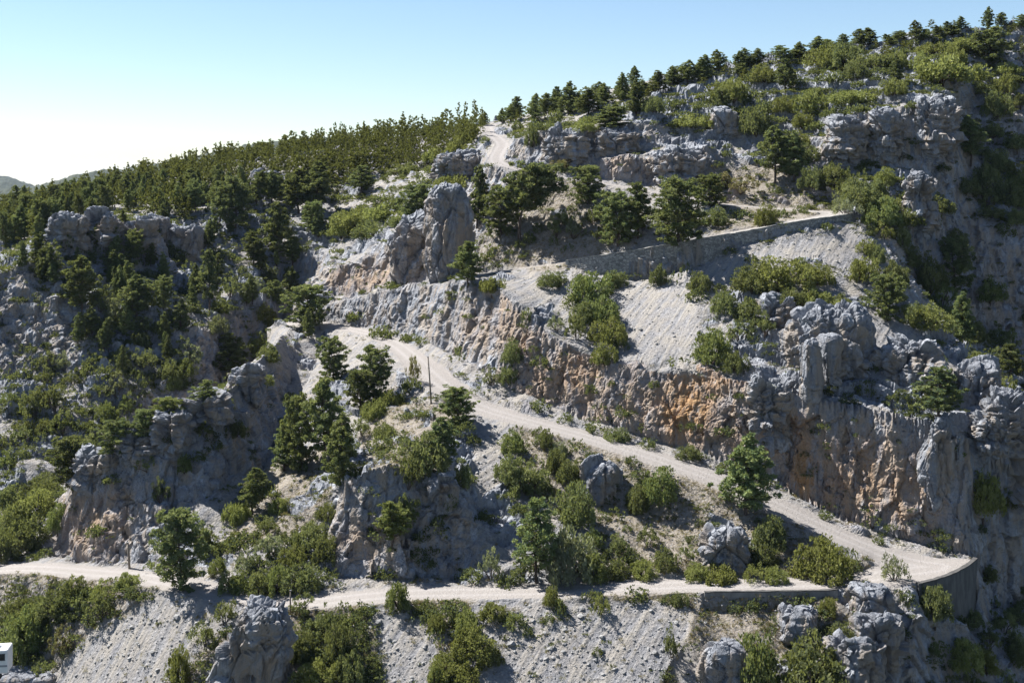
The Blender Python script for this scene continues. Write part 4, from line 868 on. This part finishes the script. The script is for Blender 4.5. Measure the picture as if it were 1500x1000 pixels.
rock('outcrop', 'broad outcrop with overhangs near the dark cliff top pine', 'outcrop', 1330, 500, 560, 110, .9, 26, .45, expo=.85, amp=1.1)
rock('outcrop', 'grey knob between the right spur and the right edge gully', 'outcrop', 1430, 540, 590, 70, .9, 27, .4, expo=.75, amp=.9)
rock('outcrop', 'lit limestone wedge on the slope left of the tall wooden pole', 'outcrop', 645, 700, 742, 54, .8, 28, .3, expo=.65, amp=.6)

for u, vt, vb, w, sd, lab in [(140,668,705,64,50,'lowest lit knob on the buttress crest'),(196,636,672,60,51,'second lit knob up the buttress crest'),(252,606,650,58,52,'third lit knob up the buttress crest'),(306,578,622,56,53,'layered knob high on the buttress crest'),(362,538,580,50,54,'highest knob of the buttress crest below the knoll'),
   (100,318,372,60,55,'pale topped rock mass over the dark cliff at the far side'),(150,312,360,60,56,'blocky rock mass in the dark rock band'),(205,322,372,48,57,'end block of the dark rock band'),   (1130,560,640,60,62,'grey fluted block at the corner of orange and brown cliff'),(1450,610,660,50,63,'upper knob of the pale buttress'),(1240,170,240,60,64,'corner block of the summit cliff'),(1300,165,225,50,65,'middle block of the summit cliff'),(1370,140,235,60,66,'dark end block of the summit cliff'),(905,190,225,70,67,'rim block in the middle of the grey upper cliff'),(830,195,240,60,68,'smooth block of the grey upper cliff near the track'),(990,222,268,80,69,'long lower block of the grey upper cliff'),(1135,440,480,46,70,'grey block among the bushes beneath the scree'),(1345,255,330,44,71,'pale shaded rock in the hollow under the summit cliff')]:
    rock('outcrop', lab, 'outcrop', u, vt, vb, w, .9, sd, .3, expo=.68, amp=.95, tall=1.1)

# ------------------------------------------------------------------ walls
M_STONE, nts, bs = newmat('coursed stone'); g = G(nts); p_ = g.scale(g.n('ShaderNodeTexCoord').outputs['Object'], (1, 1, 1.6)); vc = g.n('ShaderNodeSeparateColor'); g.put(vc.inputs[0], g.vor(p_, 1.7, 'F1', 'Color'))
c_ = g.mix(vc.outputs[0], (.15, .145, .14), (.33, .315, .295)); c_ = g.mix(g.ramp(g.vor(p_, 1.7, 'DISTANCE_TO_EDGE'), 0, .07), (.07, .068, .066), c_); g.put(bs.inputs['Base Color'], c_); g.put(bs.inputs['Normal'], g.bump(g.vor(p_, 1.7, 'DISTANCE_TO_EDGE'), .2, .8))
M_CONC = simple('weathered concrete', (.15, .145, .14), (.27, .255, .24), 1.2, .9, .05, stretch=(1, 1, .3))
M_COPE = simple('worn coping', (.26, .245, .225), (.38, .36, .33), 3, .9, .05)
M_COPED = simple('dark damp coping', (.05, .048, .046), (.10, .095, .09), 3, .9, .05)  # darker coping colour for the two concrete walls
def wall(name, label, T, B, th, up, mat, cmat, cw, chh):
    L = np.r_[0, np.cumsum(np.linalg.norm(np.diff(T, axis=0), axis=1))]; t = np.linspace(0, L[-1], max(8, int(L[-1] / .5)))
    T = np.stack([np.interp(t, L, T[:, k]) for k in range(3)], 1); B = np.stack([np.interp(t, L, B[:, k]) for k in range(3)], 1)
    d = np.gradient(T, axis=0)[:, :2]; d /= np.linalg.norm(d, axis=1)[:, None]; n = np.stack([-d[:, 1], d[:, 0]], 1)
    if (n[:, 1]).mean() > 0: n = -n
    m = MB(); c = MB(); k = len(T)
    rows = max(3, int((T[:, 2] - B[:, 2]).max() / .4))
    fr_ = []
    for j in range(rows + 1):
        z = B[:, 2] - 1.2 + (T[:, 2] + up - B[:, 2] + 1.2) * j / rows
        xy = T[:, :2] + n * (.42 + .04 * (rows - j) / rows * 3 + .04 * vnoise(np.stack([t * 1.3, z * 1.7, 0 * t], 1), 41)[:, None])
        fr_.append(np.concatenate([xy, z[:, None]], 1))
    zt = T[:, 2] + up; bk = T[:, :2] + n * (.42 - th)
    fr_.append(np.concatenate([bk, zt[:, None]], 1)); fr_.append(np.concatenate([bk, (zt - 1.2)[:, None]], 1))
    V = np.concatenate(fr_); I = np.arange(len(V)).reshape(len(fr_), k)
    m.add(V, np.stack([I[:-1, :-1], I[:-1, 1:], I[1:, 1:], I[1:, :-1]], -1).reshape(-1, 4))
    ends = []
    for e in (0, k - 1):   # close the two ends
        for j in range(len(fr_) // 2): ends.append((I[j, e], I[j + 1, e], I[len(fr_) - 2 - j, e], I[len(fr_) - 1 - j, e])) if j + 1 < len(fr_) - 2 - j else None
    if ends: m.f.append(np.array(ends))
    o = obj(name, m.mesh('masonry', mat)); o.data.name = 'masonry'
    prof = [(.42 + cw, .0), (.42 + cw, chh), (.42 - th - cw, chh), (.42 - th - cw, .0)]
    V = np.concatenate([np.concatenate([T[:, :2] + n * a, (zt + b + .004 + .09 * vnoise(np.stack([t * .9, 0 * t + a, 0 * t], 1), 43) + .05 * vnoise(np.stack([t * 2.7, 0 * t + a, 0 * t], 1), 44))[:, None]], 1) for a, b in prof]); I = np.arange(4 * k).reshape(4, k); J = np.roll(I, -1, 0)
    c.add(V, np.stack([I[:, :-1], I[:, 1:], J[:, 1:], J[:, :-1]], -1).reshape(-1, 4)); c.f.append(np.array([(0, k, 2 * k, 3 * k), (k - 1, 2 * k - 1, 3 * k - 1, 4 * k - 1)]))
    obj('coping', c.mesh('coping', cmat), o)
    return tag(o, label, 'wall')
wall('stone_retaining_wall', 'long grey stone retaining wall holding up the ledge road', WALL_S, FOOT_S, .7, .22, M_STONE, M_COPE, .05, .14)
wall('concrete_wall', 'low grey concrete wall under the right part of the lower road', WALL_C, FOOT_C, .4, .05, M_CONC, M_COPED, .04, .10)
wall('curved_retaining_wall', 'tall curved retaining wall around the outside of the hairpin', WALL_H, FOOT_H, .5, .08, simple('shade toned concrete', (.075, .074, .074), (.14, .135, .13), 1.2, .9, .05, stretch=(1, 1, .3)), M_COPED, .05, .14)  # the shade on this wall is put into its darker concrete colour

# ------------------------------------------------------------------ poles, motorhome
M_WOOD = simple('grey pole wood', (.16, .13, .10), (.30, .26, .21), 5, .9, .02, stretch=(1, 1, .1))
M_STEEL = simple('dull steel', (.12, .12, .12), (.22, .22, .22), 8, .5)
def pole(label, u, vt, vb, dia, lean, mat, fit, cat='pole'):
    p = hit(u, vb)[0]; h = (vb - vt) * p[1] / F; m = MB()
    m.tube([(0, 0, -.6), (lean * .5, 0, h * .5), (lean, 0, h)], [dia * .58, dia * .5, dia * .4], 8)
    o = obj('utility_pole', m.mesh('utility_pole', mat, True), loc=tuple(p)); tag(o, label, cat)
    if fit:
        c = MB(); c.box((lean, -.02, h + .03), (dia * 1.15, dia * 1.15, .07)); obj('pole_cap', c.mesh('pole_cap', M_STEEL), o)
        for z in fit: 
            c = MB(); c.tube([(lean * z / h, 0, z - .05), (lean * z / h, 0, z + .05)], dia * .62, 8); obj('clamp_band', c.mesh('clamp_band', M_STEEL), o)
    return o, p, h
pole('tall thin wooden pole standing at the bend of the upper branch road', 632, 524, 592, .25, -.55, M_WOOD, (6.2, 5.6))
o, p, h = pole('short grey wooden pole with a stay wire before the left buttress', 190, 795, 833, .3, -.25, M_WOOD, (2.9,))
e = hit(216, 822)[0] - p; c = MB(); c.tube([(-.22, 0, h - .3), (e[0] * .5, e[1] * .5, (h - .3 + e[2]) * .5 - .12), tuple(e)], .025, 5); obj('stay_wire', c.mesh('stay_wire', M_STEEL), o)
pole('thin bare stake on the outer edge of the lower road beside the crag spur', 425, 866, 902, .2, .05, M_WOOD, (2.2,))
M_WHITE = simple('white painted panel', (.70, .70, .69), (.80, .80, .79), 2, .45, spec=.5)
M_GLASS = simple('dark tinted glass', (.02, .022, .025), (.035, .04, .045), 2, .12, spec=.5)
M_RUB = simple('black rubber', (.02, .02, .02), (.03, .03, .03), 5, .8)
Y = 139.; X = (-20 - CU) / F * Y; Z = (HV - 990) / F * Y
r_ = obj('motorhome', None, loc=(X, Y, Z)); r_.rotation_euler = (0, 0, R(8)); tag(r_, 'white motorhome with dark windows half cut off at the left edge', 'motorhome')
def vpart(nm, boxes, mat, parent, bev=.0):
    m = MB()
    for a, b in boxes: m.box(a, b)
    o = obj(nm, m.mesh(nm, mat), parent)
    if bev: b_ = o.modifiers.new('bevel', 'BEVEL'); b_.width = bev; b_.segments = 3
    return o
bd = vpart('body', [((0, 0, 1.95), (5.2, 2.3, 2.7))], M_WHITE, r_, .18)
vpart('overcab', [((-1.0, .0, 3.42), (2.8, 2.15, .34))], M_WHITE, r_, .1)
vpart('roof_vent', [((1.2, 0, 3.40), (.7, .7, .2))], M_WHITE, r_, .03)
for xx in (-1.7, .2, 1.75):
    w_ = vpart('window', [((xx, -1.163, 2.5), (1.1, .03, .7))], M_GLASS, r_, .0); vpart('frame', [((xx, -1.158, 2.88), (1.2, .05, .05)), ((xx, -1.158, 2.12), (1.2, .05, .05))], M_STEEL, w_)
vpart('skirt_stripe', [((0, -1.156, 1.5), (5.1, .02, .22))], simple('grey stripe', (.25, .26, .28), (.3, .31, .33)), r_)
for xx in (-1.7, 1.6):
    for yy_ in (-1.02, 1.02):
        m = MB(); m.tube([(xx, yy_ - .12, .36), (xx, yy_ + .12, .36)], .36, 16); w_ = obj('wheel', m.mesh('wheel', M_RUB, False), r_)

# ------------------------------------------------------------------ beyond the hill
M_FAR = simple('far wooded ridge', (.022, .032, .024), (.05, .06, .04), .05, .95, space='Object')
def ridge(name, prof, dist, depth, seed, drop):
    a = np.array(prof, float); u = np.arange(a[0, 0], a[-1, 0], 3.); n = len(u); t = np.linspace(0, 1, 46); Y = dist + depth * (t - .55) * 1.0
    v = np.interp(u, a[:, 0], a[:, 1]); V = np.empty((46, n, 3))
    for i in range(46):
        zc_ = (HV - v) / F * dist; k = (1 - ((t[i] - .55) / .55) ** 2) if t[i] < .55 else (1 - ((t[i] - .55) / .45) ** 2)
        yy = np.full(n, Y[i]); x = (u - CU) / F * yy; z = -drop + (zc_ + drop) * k
        V[i] = np.stack([x, yy, z], 1)
    q = V.reshape(-1, 3); s_ = dist / 900.
    hgt = 3.2 * s_ * fbm(q / np.array([60, 60, 60]) / s_, 4, seed) + 3.4 * s_ ** .5 * np.abs(fbm(q / np.array([5., 5., 9.]) / s_, 3, seed + 5))
    V[..., 2] += hgt.reshape(46, n)
    I = np.arange(46 * n).reshape(46, n); Q = np.stack([I[:-1, :-1], I[:-1, 1:], I[1:, 1:], I[1:, :-1]], -1).reshape(-1, 4)
    return tag(obj(name, mesh(name, V.reshape(-1, 3), Q, M_FAR)), kind='structure')
ridge('far_hill', [(-700,300),(-300,262),(-60,262),(0,259),(14,260),(30,266),(45,272),(90,282),(180,300),(500,330),(900,330)], 2600, 900, 3, 172)
ridge('wooded_hill', [(-700,330),(-200,300),(-40,286),(30,277),(60,271),(110,258),(150,251),(190,248),(240,240),(300,226),(360,214),(440,206),(600,200),(900,190)], 760, 420, 9, 160)
ridge('near_wooded_hill', [(-500,345),(-150,318),(0,300),(60,287),(130,275),(200,262),(300,250),(420,240),(600,220)], 520, 190, 13, 110)
gx = np.linspace(-9000, 9000, 60); gy = np.linspace(-600, 14000, 60); A_, B_ = np.meshgrid(gx, gy)
zq = -175 + 6 * vnoise(np.stack([A_.ravel() / 900, B_.ravel() / 900, 0 * A_.ravel()], 1), 55); I = np.arange(3600).reshape(60, 60)
tag(obj('valley_ground', mesh('valley_ground', np.stack([A_.ravel(), B_.ravel(), zq], 1), np.stack([I[:-1, :-1], I[:-1, 1:], I[1:, 1:], I[1:, :-1]], -1).reshape(-1, 4), M_FAR)), kind='structure')

# ------------------------------------------------------------------ what each plant is called, so that it can be found again
MARKS = [(130,745,'against the blunt buttress'),(250,630,'on the buttress crest'),(40,745,'in the leafy valley'),(60,900,'in the thicket over the motorhome'),(130,880,'on the bank under the road end'),(200,850,'on the road edge by the short pole'),
 (320,940,'beside the dark jagged crag'),(470,960,'below the thin stake'),(400,850,'at the roadside under the soil spur'),(390,760,'on the soil spur'),(560,770,'on the crag by the lower road'),(470,620,'in the tall pine clump'),(420,500,'on the bare knoll flank'),(520,560,'in the hollow by the knoll'),
 (580,610,'on the rib under the tall pole'),(640,560,'by the tall wooden pole'),(620,690,'below the ragged pine'),(700,690,'on the slope under the tall pole'),(770,690,'above the olive bush'),(740,850,'at the roadside beside the olive bush'),(900,840,'at the roadside past the olive bush'),(840,740,'right over the olive bush'),
 (930,740,'in the middle of the road fork slope'),(960,815,'low in the road fork'),(1050,840,'at the roadside under the lone pine'),(1120,800,'in the shade of the lone pine'),(1240,820,'in the tip of the road fork'),(1290,855,'by the hairpin'),(1370,900,'under the curved wall'),(1450,950,'in the dark ravine'),(1120,880,'along the low concrete wall'),(1230,930,'on the outcrop below the hairpin'),(1140,980,'by the bottom bushes'),
 (960,940,'on the scree below the concrete wall'),(800,900,'on the bank below the olive bush'),(680,960,'in the bright thicket on the lower bank'),(590,900,'on the bank by the round bush'),(1460,700,'on the pale buttress'),(1370,600,'over the rock pillar'),(1200,560,'by the rock pinnacles'),(1050,520,'over the orange cliff'),(880,600,'at the foot of the orange cliff'),(1040,680,'at the foot of the brown cliff'),(1240,780,'in the shade of the brown cliff'),(870,500,'in the gully over the rusty cliff'),(870,430,'under the stone wall end'),(770,450,'on the fluted cliff'),(720,550,'where the fluted cliff meets the road'),
 (980,420,'at the foot of the stone wall'),(1090,420,'in the patch beneath the scree'),(1180,420,'at the far side of the scree patch'),(1090,490,'below the scree patch'),(1230,450,'between scree patch and spur'),(1260,390,'on the scree edge'),(1300,460,'on the spur'),(1370,430,'by the large spur pine'),(1350,480,'low on the spur'),(1450,430,'under the shaded cliff'),(1450,500,'in the shaded gully'),(1470,560,'above the pale buttress'),(1310,320,'in the hollow under the summit cliff'),(1230,290,'past the end of the stone wall'),(1380,310,'above the shaded cliff'),(1460,290,'in the dark hollow'),(1350,200,'on the summit cliff'),(1150,240,'by the pair of light pines'),(1130,320,'along the track above the stone wall'),
 (980,240,'on the grey upper cliff'),(850,175,'on the rim of the upper cliff'),(940,160,'on the ledges over the upper cliff'),(760,200,'beside the top of the track'),(720,225,'by the winding track'),(770,300,'by the leaning pine'),(860,300,'under the upper cliff'),(900,340,'behind the stone wall'),(1010,310,'by the large wall pine'),(800,360,'on the stony slope over the ledge road'),(660,290,'on the rock tower'),(550,330,'above the rust red cliff'),(560,400,'on the rust red cliff'),(560,430,'along the grassy ledge'),(640,230,'on the green rise by the track'),(580,490,'along the upper road bend'),(700,590,'along the upper road'),
 (1040,140,'on the green slope over the boulder'),(1120,160,'below the lone dark pine'),(1200,120,'in the cushions under the skyline'),(1290,110,'on the green summit slope'),(1390,110,'by the biggest cushion'),(1460,90,'on the top shoulder'),(1470,170,'on the shoulder ledges'),
 (460,310,'on the pale scree'),(400,340,'by the scree chute'),(440,390,'over the knoll'),(340,340,'below the dark pine clump'),(270,370,'at the squarish outcrop'),(150,350,'on the dark rock band'),(60,380,'over the dark cliff'),(120,430,'in front of the dark cliff'),(210,430,'in the middle of the wild slope'),(300,430,'over the gully'),(380,450,'in the head of the gully'),(40,520,'under the dark cliff'),(150,500,'on the brushy rib'),(240,520,'on the gully headwall'),(60,610,'low on the brushy rib'),(180,600,'behind the buttress'),(330,560,'on the gully flank'),(40,670,'over the leafy valley'),
 (20,325,'in the wood over the dark cliff'),(90,310,'in the wood under the blue hill'),(160,295,'in the wood over the rock band'),(230,285,'in the wood over the squarish outcrop'),(300,270,'in the wood below the long crest'),(370,255,'in the wood by the small outcrop'),(440,245,'in the wood over the twin pines'),(500,240,'in the wood over the pale scree'),(560,225,'in the wood beside the green rise'),(620,215,'in the wood over the rock tower'),(680,195,'in the wood below the track top'),
 (800,150,'on the skyline past the track'),(890,120,'on the skyline over the upper cliff'),(970,110,'on the skyline over the ledges'),(1060,85,'on the skyline over the boulder'),(1150,75,'on the skyline over the lone dark pine'),(1240,62,'on the skyline over the cushions'),(1330,48,'on the skyline over the summit cliff'),(1430,30,'at the top of the skyline'),(740,165,'where the track meets the skyline')]
ORD = ['first', 'second', 'third', 'fourth', 'fifth', 'sixth', 'seventh', 'eighth', 'ninth', 'tenth', 'eleventh', 'twelfth']
SHAPE = {'cone': 'pointed', 'round': 'rounded', 'tall': 'slim', 'ragged': 'ragged', 'lean': 'leaning', 'dome': 'domed', 'mat': 'flat', 'open': 'open', 'tuft': 'wispy'}
COLR = {'dark': 'dark', 'mid': 'olive', 'light': 'light green', 'grey': 'grey green', 'green': 'deep green', 'bright': 'yellow green', 'brown': 'brownish'}
todo = {}
for r_ in PLANTS:
    o = r_['o']; o['category'] = 'tree' if r_['kind'] == 'pine' else 'bush'
    o['group'] = 'pine trees of the hillside' if r_['kind'] == 'pine' else 'bushes of the hillside'
    if r_['label']: o['label'] = r_['label']; continue
    w = [(((r_['u'] - a) / 1.25) ** 2 + (r_['v'] - b) ** 2, t) for a, b, t in MARKS if not ('wood' in t.split()[:3] or 'skyline' in t) or r_['kind'] == 'pine']
    place = min(w)[1]; noun = 'pine' if r_['kind'] == 'pine' else 'bush'
    todo.setdefault((noun, place), []).append(r_)
for (noun, place), L in todo.items():
    sub = {}
    for r_ in L: sub.setdefault(COLR[r_['tint']] + ' ' + SHAPE[r_['form']], []).append(r_)
    for desc, M in sub.items():
        if len(M) == 1: M[0]['o']['label'] = f'{desc} {noun} {place}' if len(L) > 1 else f'single {desc} {noun} {place}'; continue
        if len(M) == 2 and max(M[0]['px'], M[1]['px']) > 1.25 * min(M[0]['px'], M[1]['px']):
            M.sort(key=lambda r_: r_['px'])
            for r_, s in zip(M, ('smaller', 'bigger')): r_['o']['label'] = f'{s} {desc} {noun} {place}'
            continue
        M.sort(key=lambda r_: r_['u'])
        for k, r_ in enumerate(M):
            if len(M) == 2: q = 'the one further ' + ('left' if k == 0 else 'right')
            else: q = 'leftmost of several' if k == 0 else 'rightmost of several' if k == len(M) - 1 else ORD[k] + ' from the left'
            r_['o']['label'] = f'{desc} {noun} {place}, {q}'
for r_ in ROCKS:
    if r_['o'].name.startswith(('outcrop', 'boulder', 'pale_boulder')): r_['o']['group'] = 'limestone outcrops and boulders'
mh = bpy.data.materials.new('air'); mh.use_nodes = True; nh = mh.node_tree
for n in list(nh.nodes): nh.nodes.remove(n)
ho = nh.nodes.new('ShaderNodeOutputMaterial'); pv = nh.nodes.new('ShaderNodeVolumePrincipled'); nh.links.new(pv.outputs[0], ho.inputs['Volume'])
pv.inputs['Color'].default_value = (.55, .70, 1., 1); pv.inputs['Density'].default_value = .00002; pv.inputs['Anisotropy'].default_value = .2
hb = MB().box((0, 6800, -64), (18600, 15000, 252)); tag(obj('haze', hb.mesh('haze', mh)), kind='stuff')
